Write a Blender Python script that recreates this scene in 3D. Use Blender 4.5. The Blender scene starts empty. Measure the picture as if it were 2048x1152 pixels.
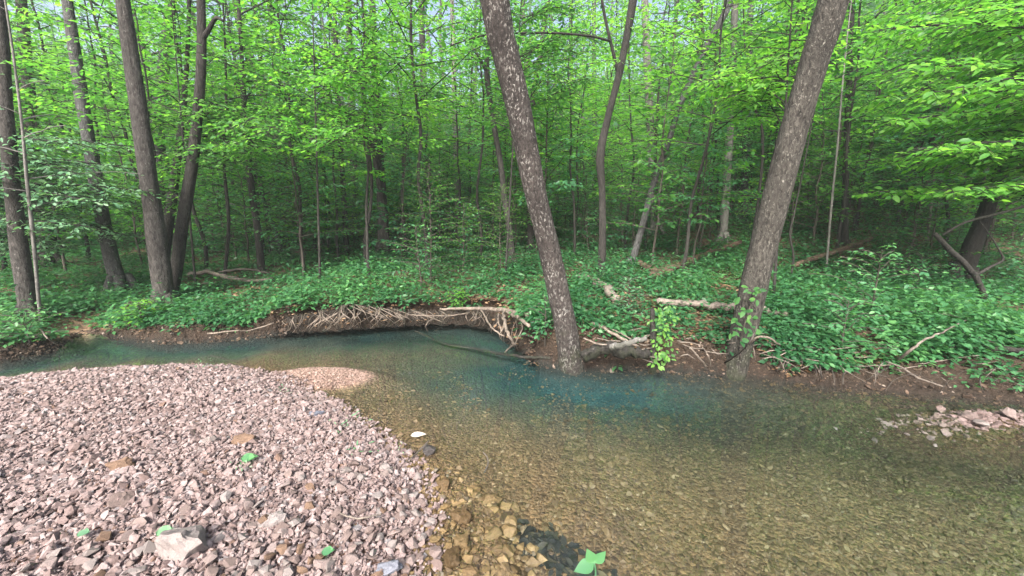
import bpy, bmesh, math, random
import numpy as np
from mathutils import Vector, noise as mnoise

# ------------------------------------------------------------------ camera, sky, sun
SC = bpy.context.scene
COL = SC.collection
CAM_H, FPX, PITCH = 1.6, 800.0, math.radians(11.0)
cam_d = bpy.data.cameras.new('camera')
cam = bpy.data.objects.new('camera', cam_d)
COL.objects.link(cam)
cam.location = (0, 0, CAM_H)
cam.rotation_euler = (math.radians(90) - PITCH, 0, 0)
cam_d.sensor_width = 36.0
cam_d.lens = 36.0 * FPX / 2048.0
cam_d.clip_start = 0.05
cam_d.clip_end = 600
SC.camera = cam

SUN_EL, SUN_AZ = math.radians(41), math.radians(196)      # azimuth clockwise from +Y
world = bpy.data.worlds.new('World')
SC.world = world
world.use_nodes = True
wt = world.node_tree
sky = wt.nodes.new('ShaderNodeTexSky')
sky.sky_type = 'NISHITA'
sky.sun_disc = False
sky.sun_elevation = SUN_EL
sky.sun_rotation = SUN_AZ
sky.air_density = .6
sky.dust_density = 8.0
wt.links.new(sky.outputs[0], wt.nodes['Background'].inputs[0])
wt.nodes['Background'].inputs[1].default_value = 0.15
sun_d = bpy.data.lights.new('sun', 'SUN')
sun_d.energy = 3.0
sun_d.angle = math.radians(12)
sun_d.color = (1.0, 0.95, 0.86)
sun = bpy.data.objects.new('sun', sun_d)
COL.objects.link(sun)
sdir = Vector((math.sin(SUN_AZ) * math.cos(SUN_EL), math.cos(SUN_AZ) * math.cos(SUN_EL), math.sin(SUN_EL)))
sun.rotation_euler = sdir.to_track_quat('Z', 'Y').to_euler()
SC.view_settings.view_transform = 'Standard'
SC.view_settings.look = 'None'
SC.view_settings.exposure = 1.78
SC.view_settings.gamma = 1.0
SC.cycles.max_bounces = 10
SC.cycles.diffuse_bounces = 4
SC.cycles.glossy_bounces = 3
SC.cycles.transmission_bounces = 6
SC.cycles.transparent_max_bounces = 12
SC.cycles.volume_bounces = 0
SC.cycles.use_denoising = True
SC.cycles.sample_clamp_indirect = 4.0

rng = np.random.default_rng(7)
random.seed(7)

# ------------------------------------------------------------------ picture geometry -> place
CP, SP = math.cos(PITCH), math.sin(PITCH)
def ray(px, py):
    u, v = (px - 1024.0) / FPX, (576.0 - py) / FPX
    return np.array([u, CP + v * SP, -SP + v * CP])
def at_z(px, py, z=0.0):
    d = ray(px, py)
    return np.array([0, 0, CAM_H]) + d * ((z - CAM_H) / d[2])
def at_y(px, py, Y):
    d = ray(px, py)
    return np.array([0, 0, CAM_H]) + d * (Y / d[1])
def zc(p):
    return p[1] * CP + (CAM_H - p[2]) * SP
def rad(wpx, p):
    return wpx * 0.5 / FPX * zc(p) / math.sqrt(1 + 0.95 * (p[0] / zc(p)) ** 2)

far_px = [(-500, 765), (-200, 742), (0, 722), (70, 706), (122, 692), (138, 678), (160, 664), (190, 664), (215, 672), (270, 678),
          (330, 684), (400, 682), (480, 676), (560, 668), (640, 664), (700, 662), (800, 655), (880, 650), (960, 653),
          (1000, 672), (1020, 700), (1055, 718), (1105, 731), (1140, 735), (1185, 737), (1250, 738), (1320, 738), (1400, 745),
          (1440, 749), (1480, 752), (1525, 755), (1570, 760), (1650, 772), (1750, 780), (1850, 788), (1950, 796), (2060, 806), (2250, 820)]
near_px = [(-500, 815), (-200, 790), (0, 766), (100, 752), (230, 742), (330, 738), (440, 738), (505, 750), (560, 770),
           (610, 795), (660, 815), (710, 850), (760, 890), (800, 930), (830, 980), (840, 1040), (825, 1100), (812, 1152), (800, 1250)]
FAR = np.array([at_z(*p)[:2] for p in far_px])
FAR = np.vstack([[FAR[0] + (FAR[0] - FAR[1]) * 12], FAR, [[14, 2.6], [60, -2]]])
NEAR = np.array([at_z(*p)[:2] for p in near_px])
NEAR = np.vstack([[NEAR[0] + (NEAR[0] - NEAR[1]) * 12], NEAR, [[-0.1, 0.2], [0.6, -0.6], [3, -1.6], [14, -3.5], [60, -9]]])

def seg_dist(P, L):
    best = np.full(len(P), 1e9)
    for a, b in zip(L[:-1], L[1:]):
        ab = b - a
        t = np.clip(((P - a) @ ab) / (ab @ ab), 0, 1)
        d = np.hypot(P[:, 0] - a[0] - t * ab[0], P[:, 1] - a[1] - t * ab[1])
        np.minimum(best, d, out=best)
    return best
POLY = np.vstack([FAR, NEAR[::-1]])
def inside(P):
    x, y = P[:, 0], P[:, 1]
    c = np.zeros(len(P), bool)
    n = len(POLY)
    for i in range(n):
        x1, y1 = POLY[i]; x2, y2 = POLY[(i + 1) % n]
        if y1 == y2: continue
        k = ((y1 > y) != (y2 > y)) & (x < (x2 - x1) * (y - y1) / (y2 - y1) + x1)
        c ^= k
    return c
def sstep(a, b, x):
    t = np.clip((x - a) / (b - a), 0, 1)
    return t * t * (3 - 2 * t)
def wob(x, y, s, seed=0.0):      # smooth pseudo noise in -1..1
    x = x * s + seed * 1.7; y = y * s - seed * 2.3
    return (np.sin(x + 1.3 * np.sin(0.7 * y + seed)) * np.cos(1.1 * y + 0.9 * np.sin(0.8 * x - seed))
            + 0.5 * np.sin(2.3 * x - 1.7 * y + seed) + 0.3 * np.sin(4.1 * y + 3.3 * x)) / 1.8

POOL = at_z(1130, 730)[:2]
BAR = at_z(630, 757)[:2]
BARR = (abs(at_z(742, 757)[0] - at_z(630, 757)[0]), abs(at_z(630, 735)[1] - at_z(630, 780)[1]) * 0.5)
RBAR = at_z(2010, 838)[:2]
INLET = at_z(165, 662)[:2]
TRUNKS = [at_z(1140, 718)[:2], at_z(1475, 722)[:2]]

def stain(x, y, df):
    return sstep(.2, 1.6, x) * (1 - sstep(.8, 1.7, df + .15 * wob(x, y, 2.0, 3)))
def undercut(x):
    return sstep(-3.2, -2.7, x) * (1 - sstep(.0, .32, x))
def ground(P):
    """height of the ground, zone (0 land, 1 water, 2 gravel bank), distances to far and near waterline"""
    P = np.atleast_2d(np.asarray(P, float))
    x, y = P[:, 0], P[:, 1]
    df, dn, ins = seg_dist(P, FAR), seg_dist(P, NEAR), inside(P)
    zone = np.where(ins, 1, np.where(df < dn, 0, 2))
    pool = np.exp(-(((x - POOL[0]) / 1.7) ** 2 + ((y - POOL[1]) / 0.95) ** 2))
    leftp = np.exp(-(((x + 4.3) / 2.3) ** 2 + ((y - 5.05) / 0.75) ** 2))
    chan = .72 * np.exp(-(df / .8) ** 2) * (1 - sstep(1.2, 2.4, x))
    pool = np.maximum(pool, chan)
    dmax = 0.20 + 0.50 * pool + 0.40 * leftp
    a, b = 0.11 * dn + 0.012 * np.sin(9 * x + 4 * y) * np.clip(dn * 3, 0, 1), 0.5 * df + 0.015
    dep = dmax * (1 - np.exp(-np.minimum(a, b) / dmax * 1.15))
    zb = -dep
    e = np.hypot((x - BAR[0]) / BARR[0], (y - BAR[1]) / BARR[1])
    zb = np.where(e < 1.6, np.maximum(zb, 0.05 - 0.052 * e ** 2), zb)
    e2 = np.hypot((x - RBAR[0]) / 0.75, (y - RBAR[1]) / 0.26)
    zb = np.maximum(zb, 0.002 - 0.07 * e2 ** 2)
    inlet = np.exp(-((x - INLET[0]) / 0.32) ** 2 - ((y - INLET[1]) / 0.5) ** 2)
    right = sstep(2.2, 3.4, x)
    wb = 0.05 + 0.35 * right + 0.5 * inlet + .10 * undercut(x)
    bh = (0.34 + 0.05 * wob(x, y, 1.1, 3) - .15 * (1 - sstep(-3.6, -2.9, x))) * (1 - 0.75 * inlet)
    zl = bh * (1 - np.exp(-(df / wb) ** 1.3)) + 0.10 * sstep(0.3, 3.0, df)
    for (tx, ty) in TRUNKS: zl = zl + .10 * np.exp(-((x - tx) ** 2 + (y - ty) ** 2) / .06)
    zl = zl + 0.05 * wob(x, y, 0.9, 1) * sstep(0.3, 2, df) + 0.02 * wob(x, y, 3.1, 2) * sstep(0.1, 0.6, df)
    hill = np.maximum(0, y - 6.5) * sstep(-0.05, 0.75, x / np.maximum(y, 1)) * 0.18
    zl = zl + hill + 0.045 * np.maximum(0, y - 8)
    zg = 0.10 * (1 - np.exp(-dn / 0.25)) + 0.075 * np.minimum(dn, 3) + 0.02 * wob(x, y, 2.2, 5) * sstep(0, 0.5, dn)
    z = np.where(zone == 1, zb, np.where(zone == 0, zl, zg))
    return z, zone, df, dn, np.maximum(pool, .8 * leftp), e, e2
def gz(x, y):
    return float(ground([[x, y]])[0][0])
def on_ground(px, py, tmax=60):
    d = ray(px, py)
    ts = np.concatenate([np.linspace(0.8, 12, 900), np.linspace(12.02, tmax, 600)])
    P = np.array([0, 0, CAM_H]) + ts[:, None] * d[None, :]
    g = ground(P[:, :2])[0]
    k = np.nonzero(P[:, 2] < g)[0]
    i = k[0] if len(k) else len(ts) - 1
    p = P[i].copy(); p[2] = g[i]
    return p

# ------------------------------------------------------------------ mesh helpers
def make_mesh(name, V, F, mats, smooth=True, attr=None, matidx=None):
    """V n x 3; F list of (m x k int arrays); attr {name: per-vertex float array or n x 3 colours}"""
    me = bpy.data.meshes.new(name)
    V = np.ascontiguousarray(V, dtype=np.float32)
    me.vertices.add(len(V)); me.vertices.foreach_set('co', V.ravel())
    F = [np.asarray(f, dtype=np.int32) for f in F if len(f)]
    loops = np.concatenate([f.ravel() for f in F])
    totals = np.concatenate([np.full(len(f), f.shape[1], np.int32) for f in F])
    starts = np.concatenate([[0], np.cumsum(totals)[:-1]]).astype(np.int32)
    me.loops.add(len(loops)); me.loops.foreach_set('vertex_index', loops)
    me.polygons.add(len(totals)); me.polygons.foreach_set('loop_start', starts)
    me.polygons.foreach_set('use_smooth', np.full(len(totals), smooth, bool))
    if matidx is not None: me.polygons.foreach_set('material_index', np.asarray(matidx, np.int32))
    for k, a in (attr or {}).items():
        a = np.asarray(a, np.float32)
        if a.ndim == 1:
            at = me.attributes.new(k, 'FLOAT', 'POINT'); at.data.foreach_set('value', a)
        else:
            at = me.attributes.new(k, 'FLOAT_COLOR', 'POINT')
            at.data.foreach_set('color', np.hstack([a, np.ones((len(a), 1), np.float32)]).ravel())
    for m in (mats if isinstance(mats, (list, tuple)) else [mats]): me.materials.append(m)
    me.update(calc_edges=True)
    return me
class MB:
    def __init__(s): s.V, s.F, s.n, s.T = [], {}, 0, []
    def add(s, V, faces, t=None):
        for f in faces:
            f = np.asarray(f)
            if len(f): s.F.setdefault(f.shape[1], []).append(f + s.n)
        s.V.append(np.asarray(V, float)); s.n += len(V)
        s.T.append(np.full(len(V), 0.5 if t is None else t) if np.ndim(t) == 0 or t is None else np.asarray(t))
    def mesh(s, name, mat, smooth=True):
        return make_mesh(name, np.vstack(s.V), [np.vstack(v) for v in s.F.values()], mat, smooth, {'tint': np.concatenate(s.T)})
def link(name, me, parent=None, loc=(0, 0, 0)):
    o = bpy.data.objects.new(name, me)
    COL.objects.link(o); o.location = loc
    if parent: o.parent = parent
    return o
def tag(o, label, cat, group=None, kind=None):
    if label: o['label'] = label
    if cat: o['category'] = cat
    if group: o['group'] = group
    if kind: o['kind'] = kind
    return o
def thing(name, label, cat, loc=(0, 0, 0), group=None):
    o = bpy.data.objects.new(name, None); COL.objects.link(o)
    o.location = loc; o.empty_display_size = 0.2
    return tag(o, label, cat, group)
def copy_thing(root, loc, rz=0, sc=1, label=None, group=None, tilt=(0, 0)):
    r = root.copy(); COL.objects.link(r)
    r.location = loc; r.rotation_euler = (tilt[0], tilt[1], rz); r.scale = (sc, sc, sc)
    if label: r['label'] = label
    if group: r['group'] = group
    for ch in root.children:
        c = ch.copy(); COL.objects.link(c); c.parent = r
    return r
def smooth_path(pts, n):
    pts = np.asarray(pts, float)
    if len(pts) == 2:
        return pts[0] + (pts[1] - pts[0]) * np.linspace(0, 1, n)[:, None]
    k = np.arange(len(pts)); t = np.linspace(0, len(pts) - 1, n)
    i = np.clip(t.astype(int), 0, len(pts) - 2); f = (t - i)[:, None]
    P = np.vstack([2 * pts[0] - pts[1], pts, 2 * pts[-1] - pts[-2]])
    p0, p1, p2, p3 = P[i], P[i + 1], P[i + 2], P[i + 3]
    return 0.5 * (2 * p1 + (p2 - p0) * f + (2 * p0 - 5 * p1 + 4 * p2 - p3) * f ** 2 + (-p0 + 3 * p1 - 3 * p2 + p3) * f ** 3)
def tube(path, radii, sides=8, rough=0.0, seed=0.0, fscale=6.0, ridge=0.0, cap=True):
    path = np.asarray(path, float); n = len(path)
    radii = np.broadcast_to(np.asarray(radii, float), (n,))
    T = np.gradient(path, axis=0); T /= np.linalg.norm(T, axis=1)[:, None] + 1e-9
    ref = np.array([0.0, 1.0, 0.03]) if abs(T[:, 1]).mean() < 0.8 else np.array([0, 0.05, 1.0])
    A = np.cross(ref, T); A /= np.linalg.norm(A, axis=1)[:, None] + 1e-9
    B = np.cross(T, A)
    ang = np.linspace(0, 2 * np.pi, sides, endpoint=False)
    R = np.repeat(radii[:, None], sides, 1)
    if rough:
        for i in range(n):
            for j in range(sides):
                c = Vector((math.cos(ang[j]) * 1.2 + seed, math.sin(ang[j]) * 1.2, 0))
                q = path[i]
                v = mnoise.noise(Vector((c.x + q[0] * .2, c.y, np.linalg.norm(q - path[0]) * fscale * .35)))
                R[i, j] *= 1 + rough * v
                if ridge:
                    w = mnoise.noise(Vector((c.x * 7, c.y * 7, np.linalg.norm(q - path[0]) * fscale)))
                    R[i, j] += ridge * abs(w)
    V = path[:, None, :] + R[..., None] * (np.cos(ang)[None, :, None] * A[:, None, :] + np.sin(ang)[None, :, None] * B[:, None, :])
    V = V.reshape(-1, 3)
    i = np.arange(n - 1)[:, None] * sides; j = np.arange(sides)[None, :]; k = (j + 1) % sides
    Q = np.stack([i + j, i + k, i + sides + k, i + sides + j], -1).reshape(-1, 4)
    faces = [Q]
    if cap:
        V = np.vstack([V, path[0], path[-1]])
        c0, c1 = len(V) - 2, len(V) - 1
        jj = np.arange(sides)
        faces.append(np.stack([np.full(sides, c0), (jj + 1) % sides, jj], -1))
        faces.append(np.stack([np.full(sides, c1), (n - 1) * sides + jj, (n - 1) * sides + (jj + 1) % sides], -1))
    return V, faces

# ------------------------------------------------------------------ leaves
LEAF4 = (np.array([[0, 0, 0], [.45, .27, .05], [1, 0, -.08], [.45, -.27, .05]]), np.array([[0, 1, 2], [0, 2, 3]]))
LEAF7 = (np.array([[0, 0, 0], [.28, .24, .05], [.62, .23, .03], [1, 0, -.12], [.62, -.23, .03], [.28, -.24, .05], [.45, 0, -.01]]),
         np.array([[0, 6, 1], [1, 6, 2], [2, 6, 3], [3, 6, 4], [4, 6, 5], [5, 6, 0]]))
LEAFL = (np.array([[0, 0, 0], [.25, .12, .03], [.6, .14, .02], [1, 0, -.16], [.6, -.14, .02], [.25, -.12, .03], [.45, 0, -.01]]), LEAF7[1])
_t = np.linspace(0, 1, 8); _w = .34 * np.sin(np.pi * _t ** .75) * (1 - .25 * _t)
LEAFB = (np.vstack([np.stack([_t, 0 * _t, -.16 * _t ** 2], -1), np.stack([_t * .97, _w, .05 - .2 * _t ** 2], -1), np.stack([_t * .97, -_w, .05 - .2 * _t ** 2], -1)]),
         np.vstack([[[i, i + 1, 8 + i + 1], [i, 8 + i + 1, 8 + i], [i, 16 + i + 1, i + 1], [i, 16 + i, 16 + i + 1]] for i in range(7)]))
def norm(a): return a / (np.linalg.norm(a, axis=-1, keepdims=True) + 1e-9)
def leaf_arrays(pos, d, n, size, tmpl):
    d = norm(d); s = norm(np.cross(n, d)); n2 = np.cross(d, s)
    T, F = tmpl
    V = pos[:, None, :] + size[:, None, None] * (T[None, :, 0, None] * d[:, None] + T[None, :, 1, None] * s[:, None] + T[None, :, 2, None] * n2[:, None])
    k = len(T)
    FF = (F[None] + (np.arange(len(pos)) * k)[:, None, None]).reshape(-1, F.shape[1])
    return V.reshape(-1, 3), FF, k
class Leaves:
    def __init__(s): s.p, s.d, s.n, s.s, s.t = [], [], [], [], []
    def add(s, p, d, n, size, tint):
        s.p.append(p); s.d.append(d); s.n.append(n); s.s.append(size); s.t.append(tint)
    def count(s): return sum(len(a) for a in s.p)
    def mesh(s, name, mat, tmpl=LEAF4, keep=None):
        p, d, n, sz, t = map(np.concatenate, (s.p, s.d, s.n, s.s, s.t))
        V, F, k = leaf_arrays(p, d, n, sz, tmpl)
        return make_mesh(name, V, [F], mat, True, {'tint': np.repeat(t, k)})
def spray(L, path, r, length, step, lsize, spacing, droop=0.1, flat=0.35, wood=None, start=0.15, tint0=0.5):
    """leafy twigs alternating left and right of a branch path, lying in a roughly level plane"""
    path = np.asarray(path); seg = np.linalg.norm(np.diff(path, axis=0), axis=1); cum = np.concatenate([[0], np.cumsum(seg)]); tot = cum[-1]
    ss = np.arange(start * tot, tot, step)
    side = 1
    for q in ss:
        i = min(np.searchsorted(cum, q) - 1, len(seg) - 1); i = max(i, 0)
        p = path[i] + (path[i + 1] - path[i]) * ((q - cum[i]) / (seg[i] + 1e-9))
        t = norm(path[i + 1] - path[i]); h = norm(np.cross([0, 0, 1.0], t))
        side = -side
        a = r.uniform(0.7, 1.15)
        d = norm(t * math.cos(a) + side * h * math.sin(a) + np.array([0, 0, r.uniform(-.25, .15)]))
        ln = length * r.uniform(.6, 1.1) * (1 - 0.55 * (q / tot))
        m = max(2, int(ln / spacing))
        f = (np.arange(m) + r.uniform(0, 1, m) * .6) / m
        pp = p + d * (f * ln)[:, None] + np.stack([0 * f, 0 * f, -droop * (f ** 2) * ln], -1)
        hs = norm(np.cross([0, 0, 1.0], d)); sg = np.where(np.arange(m) % 2 == 0, 1, -1)
        ld = d * 0.7 + hs * sg[:, None] * 0.8 + r.normal(0, .2, (m, 3))
        ld[:, 2] -= r.uniform(0.0, .45, m)
        nn = np.array([0, 0, 1.0]) + r.normal(0, flat, (m, 3))
        pp[:, 2] += r.normal(0, .02, m)
        L.add(pp, ld, nn, lsize * r.uniform(.65, 1.2, m), np.clip(tint0 + r.normal(0, .22, m), 0, 1))
        if wood is not None:
            V, F = tube(np.array([p, p + d * ln * .5, p + d * ln + [0, 0, -droop * ln]]), [.006, .004, .002], 3, cap=False)
            wood.add(V, F)
def branches(path, radii, r, zfrom, n, R, L, W, lsize, step=0.22, spacing=0.055, twig=0.55, up=0.45, prof=None, sides=5, twigs_wood=False, az0=None, flat=.35):
    """limbs off a trunk path, each carrying leafy sprays"""
    path = np.asarray(path)
    z = path[:, 2]; z0, z1 = max(zfrom, z[0]), z[-1]
    az = r.uniform(0, 6.28)
    for k in range(n):
        h = z0 + (z1 - z0) * ((k + r.uniform(0, 1)) / n) ** 0.9 * .97
        i = int(np.clip(np.searchsorted(z, h), 1, len(z) - 1)); f = (h - z[i - 1]) / (z[i] - z[i - 1] + 1e-9)
        p = path[i - 1] + (path[i] - path[i - 1]) * f; rr = radii[i - 1] + (radii[i] - radii[i - 1]) * f
        az += 2.4 + r.normal(0, .5)
        a = az if az0 is None else az0 + r.normal(0, .7)
        rel = (h - z0) / (z1 - z0 + 1e-9)
        ln = R * (prof(rel) if prof else (1 - rel * .7)) * r.uniform(.7, 1.15)
        s0 = up * r.uniform(.5, 1.5) + rel * .5
        m = 6; t = np.linspace(0, 1, m)
        out = np.array([math.cos(a), math.sin(a), 0]); sd = np.array([-out[1], out[0], 0]) * r.normal(0, .18)
        bp = p + ln * (t[:, None] * out + (t ** 2)[:, None] * sd + np.stack([0 * t, 0 * t, s0 * t - .55 * s0 * t ** 2], -1)) + r.normal(0, .02 * ln, (m, 3)) * t[:, None]
        V, F = tube(bp, np.maximum(.004, min(rr * .5, .012 + ln * .018) * (1 - .85 * t)), sides, cap=False)
        W.add(V, F)
        spray(L, bp, r, twig * min(1, .4 + ln / 3), step, lsize, spacing, wood=W if twigs_wood else None, tint0=.35 + .3 * rel, flat=flat)

# ------------------------------------------------------------------ materials
def new_mat(name):
    m = bpy.data.materials.new(name); m.use_nodes = True
    nt = m.node_tree; nt.nodes.clear()
    out = nt.nodes.new('ShaderNodeOutputMaterial')
    return m, nt, out
def N(nt, t, **kw):
    n = nt.nodes.new(t)
    for k, v in kw.items():
        if k.startswith('i_'):
            n.inputs[k[2:].replace('_', ' ')].default_value = v
        else: setattr(n, k, v)
    return n
def ramp(nt, fac, stops):
    n = nt.nodes.new('ShaderNodeValToRGB')
    e = n.color_ramp.elements
    while len(e) < len(stops): e.new(0.5)
    for el, (p, c) in zip(e, stops):
        el.position = p; el.color = (*c, 1)
    nt.links.new(fac, n.inputs[0])
    return n.outputs[0]
def mixc(nt, fac, a, b, mode='MIX'):
    n = nt.nodes.new('ShaderNodeMix'); n.data_type = 'RGBA'; n.blend_type = mode
    for sock, v in ((n.inputs[0], fac), (n.inputs[6], a), (n.inputs[7], b)):
        if isinstance(v, bpy.types.NodeSocket): nt.links.new(v, sock)
        elif isinstance(v, (int, float)): sock.default_value = v
        else: sock.default_value = (*v, 1)
    return n.outputs[2]
def math_n(nt, op, a, b=0.0, c=None):
    n = nt.nodes.new('ShaderNodeMath'); n.operation = op
    for i, v in enumerate((a, b) if c is None else (a, b, c)):
        if isinstance(v, bpy.types.NodeSocket): nt.links.new(v, n.inputs[i])
        else: n.inputs[i].default_value = v
    return n.outputs[0]
def attr(nt, name, out='Fac'):
    n = nt.nodes.new('ShaderNodeAttribute'); n.attribute_name = name
    return n.outputs[out]
def coords(nt, scale=(1, 1, 1), which='Object'):
    tc = nt.nodes.new('ShaderNodeTexCoord'); mp = nt.nodes.new('ShaderNodeMapping')
    mp.inputs['Scale'].default_value = scale
    nt.links.new(tc.outputs[which], mp.inputs[0])
    return mp.outputs[0]
def noise_t(nt, vec, scale, detail=4, rough=.55, dist=0):
    n = N(nt, 'ShaderNodeTexNoise'); n.inputs['Scale'].default_value = scale; n.inputs['Detail'].default_value = detail
    n.inputs['Roughness'].default_value = rough; n.inputs['Distortion'].default_value = dist
    nt.links.new(vec, n.inputs['Vector']); return n.outputs[0]
def bump(nt, h, strength, dist):
    b = N(nt, 'ShaderNodeBump'); b.inputs['Strength'].default_value = strength; b.inputs['Distance'].default_value = dist
    nt.links.new(h, b.inputs['Height']); return b.outputs[0]
def leaf_mat(name, dark, mid, light, transl=0.45, rough=.45, spec=.4):
    m, nt, out = new_mat(name)
    oi = N(nt, 'ShaderNodeObjectInfo')
    t = math_n(nt, 'ADD', attr(nt, 'tint'), math_n(nt, 'MULTIPLY_ADD', oi.outputs['Random'], .4, -.2))
    c = ramp(nt, t, [(0.0, dark), (.5, mid), (1.0, light)])
    p = N(nt, 'ShaderNodeBsdfPrincipled'); p.inputs['Roughness'].default_value = rough
    p.inputs['Specular IOR Level'].default_value = spec
    nt.links.new(c, p.inputs['Base Color'])
    tr = N(nt, 'ShaderNodeBsdfTranslucent')
    nt.links.new(mixc(nt, 1.0, c, (1.6, 1.75, .9), 'MULTIPLY'), tr.inputs[0])
    mx = N(nt, 'ShaderNodeMixShader'); mx.inputs[0].default_value = transl
    nt.links.new(p.outputs[0], mx.inputs[1]); nt.links.new(tr.outputs[0], mx.inputs[2])
    nt.links.new(mx.outputs[0], out.inputs[0])
    return m
def bark_mat(name, c1, c2, spots=None, spot_amt=.6, moss=0.0, zs=.25, sc=22, spot_sc=26, bdist=.02):
    m, nt, out = new_mat(name)
    v = coords(nt, (1, 1, zs))
    a = noise_t(nt, v, sc, 6, .65, .6)
    c = ramp(nt, a, [(.32, c1), (.68, c2)])
    big = noise_t(nt, coords(nt, (1, 1, .6)), 2.2, 3)
    c = mixc(nt, ramp(nt, big, [(.35, (0, 0, 0)), (.7, (.55, .55, .55))]), c, tuple(x * .45 for x in c1))
    h = a
    if spots:
        s = noise_t(nt, coords(nt, (1, 1, .55)), spot_sc, 5, .7, .3)
        f = ramp(nt, s, [(spot_amt - .035, (0, 0, 0)), (spot_amt + .035, (1, 1, 1))])
        msk = ramp(nt, noise_t(nt, coords(nt, (1, 1, .7)), 6, 4, .6), [(.38, (.12, .12, .12)), (.66, (1, 1, 1))])
        c = mixc(nt, mixc(nt, 1.0, f, msk, 'MULTIPLY'), c, spots)
    if moss:
        g = noise_t(nt, coords(nt), 7, 5)
        geo = N(nt, 'ShaderNodeNewGeometry'); sx = N(nt, 'ShaderNodeSeparateXYZ')
        tc = N(nt, 'ShaderNodeTexCoord'); nt.links.new(tc.outputs['Object'], sx.inputs[0])
        lo = math_n(nt, 'MULTIPLY_ADD', sx.outputs[2], -.45, moss)
        f = math_n(nt, 'MULTIPLY', ramp(nt, math_n(nt, 'ADD', g, lo), [(.55, (0, 0, 0)), (.8, (.5, .5, .5))]), 1.0)
        c = mixc(nt, f, c, (.028, .040, .016))
    p = N(nt, 'ShaderNodeBsdfPrincipled'); p.inputs['Roughness'].default_value = .85
    p.inputs['Specular IOR Level'].default_value = .25
    nt.links.new(c, p.inputs['Base Color'])
    fine = noise_t(nt, coords(nt, (1, 1, zs * 1.6)), sc * 3, 4)
    hh = math_n(nt, 'MULTIPLY_ADD', fine, .35, h)
    nt.links.new(bump(nt, hh, .9, bdist), p.inputs['Normal'])
    nt.links.new(p.outputs[0], out.inputs[0])
    return m
M = {}
M['leaf'] = leaf_mat('leaf_canopy', (.030, .11, .042), (.070, .195, .055), (.145, .31, .06), .58)
M['leaf_bright'] = leaf_mat('leaf_bright', (.055, .18, .042), (.108, .28, .052), (.195, .375, .06), .58)
M['leaf_under'] = leaf_mat('leaf_understory', (.034, .12, .070), (.072, .215, .105), (.14, .33, .14), .55)
M['leaf_pale'] = leaf_mat('leaf_pale', (.05, .13, .075), (.085, .20, .11), (.15, .29, .15), .35, .4, .5)
M['herb'] = leaf_mat('herb_leaf', (.017, .072, .032), (.045, .150, .060), (.105, .255, .085), .4)
M['bark_lichen'] = bark_mat('bark_lichen', (0.0109, 0.0094, 0.0086), (0.0718, 0.0624, 0.0593), (0.2574, 0.2535, 0.2418), .575, .12, .5, 44, 50, .03)
M['bark_furrow'] = bark_mat('bark_furrow', (0.0109, 0.0101, 0.0090), (0.0897, 0.0850, 0.0757), (0.1950, 0.1911, 0.1716), .60, .12, .38, 46, 62, .04)
M['bark_brown'] = bark_mat('bark_brown', (0.0140, 0.0129, 0.0125), (0.0819, 0.0764, 0.0733), (0.1716, 0.1716, 0.1638), .63, .18, .35, 36, 44, .03)
M['bark_grey'] = bark_mat('bark_grey', (0.0273, 0.0273, 0.0289), (0.1053, 0.1069, 0.1092), (0.2028, 0.2184, 0.2184), .60, .12, .45, 34, 34, .03)
M['bark_dark'] = bark_mat('bark_dark', (0.0109, 0.0105, 0.0101), (0.0468, 0.0437, 0.0406), (0.1170, 0.1170, 0.1092), .66, .12, .35, 40, 46, .03)
M['bark_pale'] = bark_mat('bark_pale', (.085, .083, .08), (.20, .198, .19), (.30, .30, .29), .62, .1, .4, 30, 34)
M['twig'] = bark_mat('twig_bark', (.035, .03, .027), (.09, .08, .07), None)
M['deadwood'] = bark_mat('deadwood', (.07, .058, .05), (.24, .21, .185), (.33, .30, .27), .68, 0, .5, 26, 30, .01)
M['root'] = bark_mat('root_bark', (.075, .06, .05), (.27, .23, .195), None, .6, 0, .6, 24)
M['rotten'] = bark_mat('rotten_wood', (.03, .020, .016), (.12, .078, .058), (.2, .15, .12), .66, .15, .6, 18)

def ground_mat():
    m, nt, out = new_mat('ground_soil')
    base = attr(nt, 'gcol', 'Color')
    v = coords(nt)
    n1 = noise_t(nt, v, 14, 6, .7)
    n2 = noise_t(nt, v, 70, 3, .7)
    vor = N(nt, 'ShaderNodeTexVoronoi'); vor.inputs['Scale'].default_value = 42; vor.inputs['Randomness'].default_value = 1
    nt.links.new(v, vor.inputs['Vector'])
    c = mixc(nt, 1.0, base, ramp(nt, n1, [(.25, (.55, .55, .55)), (.75, (1.4, 1.35, 1.3))]), 'MULTIPLY')
    sepc = N(nt, 'ShaderNodeSeparateColor'); nt.links.new(vor.outputs['Color'], sepc.inputs[0])
    cell = ramp(nt, sepc.outputs[0], [(0, (.65, .63, .62)), (.5, (1, 1, 1)), (1, (1.45, 1.4, 1.35))])
    c = mixc(nt, attr(nt, 'pebbly'), c, mixc(nt, 1.0, c, cell, 'MULTIPLY'))
    p = N(nt, 'ShaderNodeBsdfPrincipled'); p.inputs['Roughness'].default_value = .9
    p.inputs['Specular IOR Level'].default_value = .2
    nt.links.new(c, p.inputs['Base Color'])
    h = math_n(nt, 'ADD', math_n(nt, 'MULTIPLY', n2, .6), math_n(nt, 'SUBTRACT', n1, vor.outputs['Distance']))
    nt.links.new(bump(nt, h, .8, .02), p.inputs['Normal'])
    nt.links.new(p.outputs[0], out.inputs[0])
    return m
M['ground'] = ground_mat()
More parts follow.
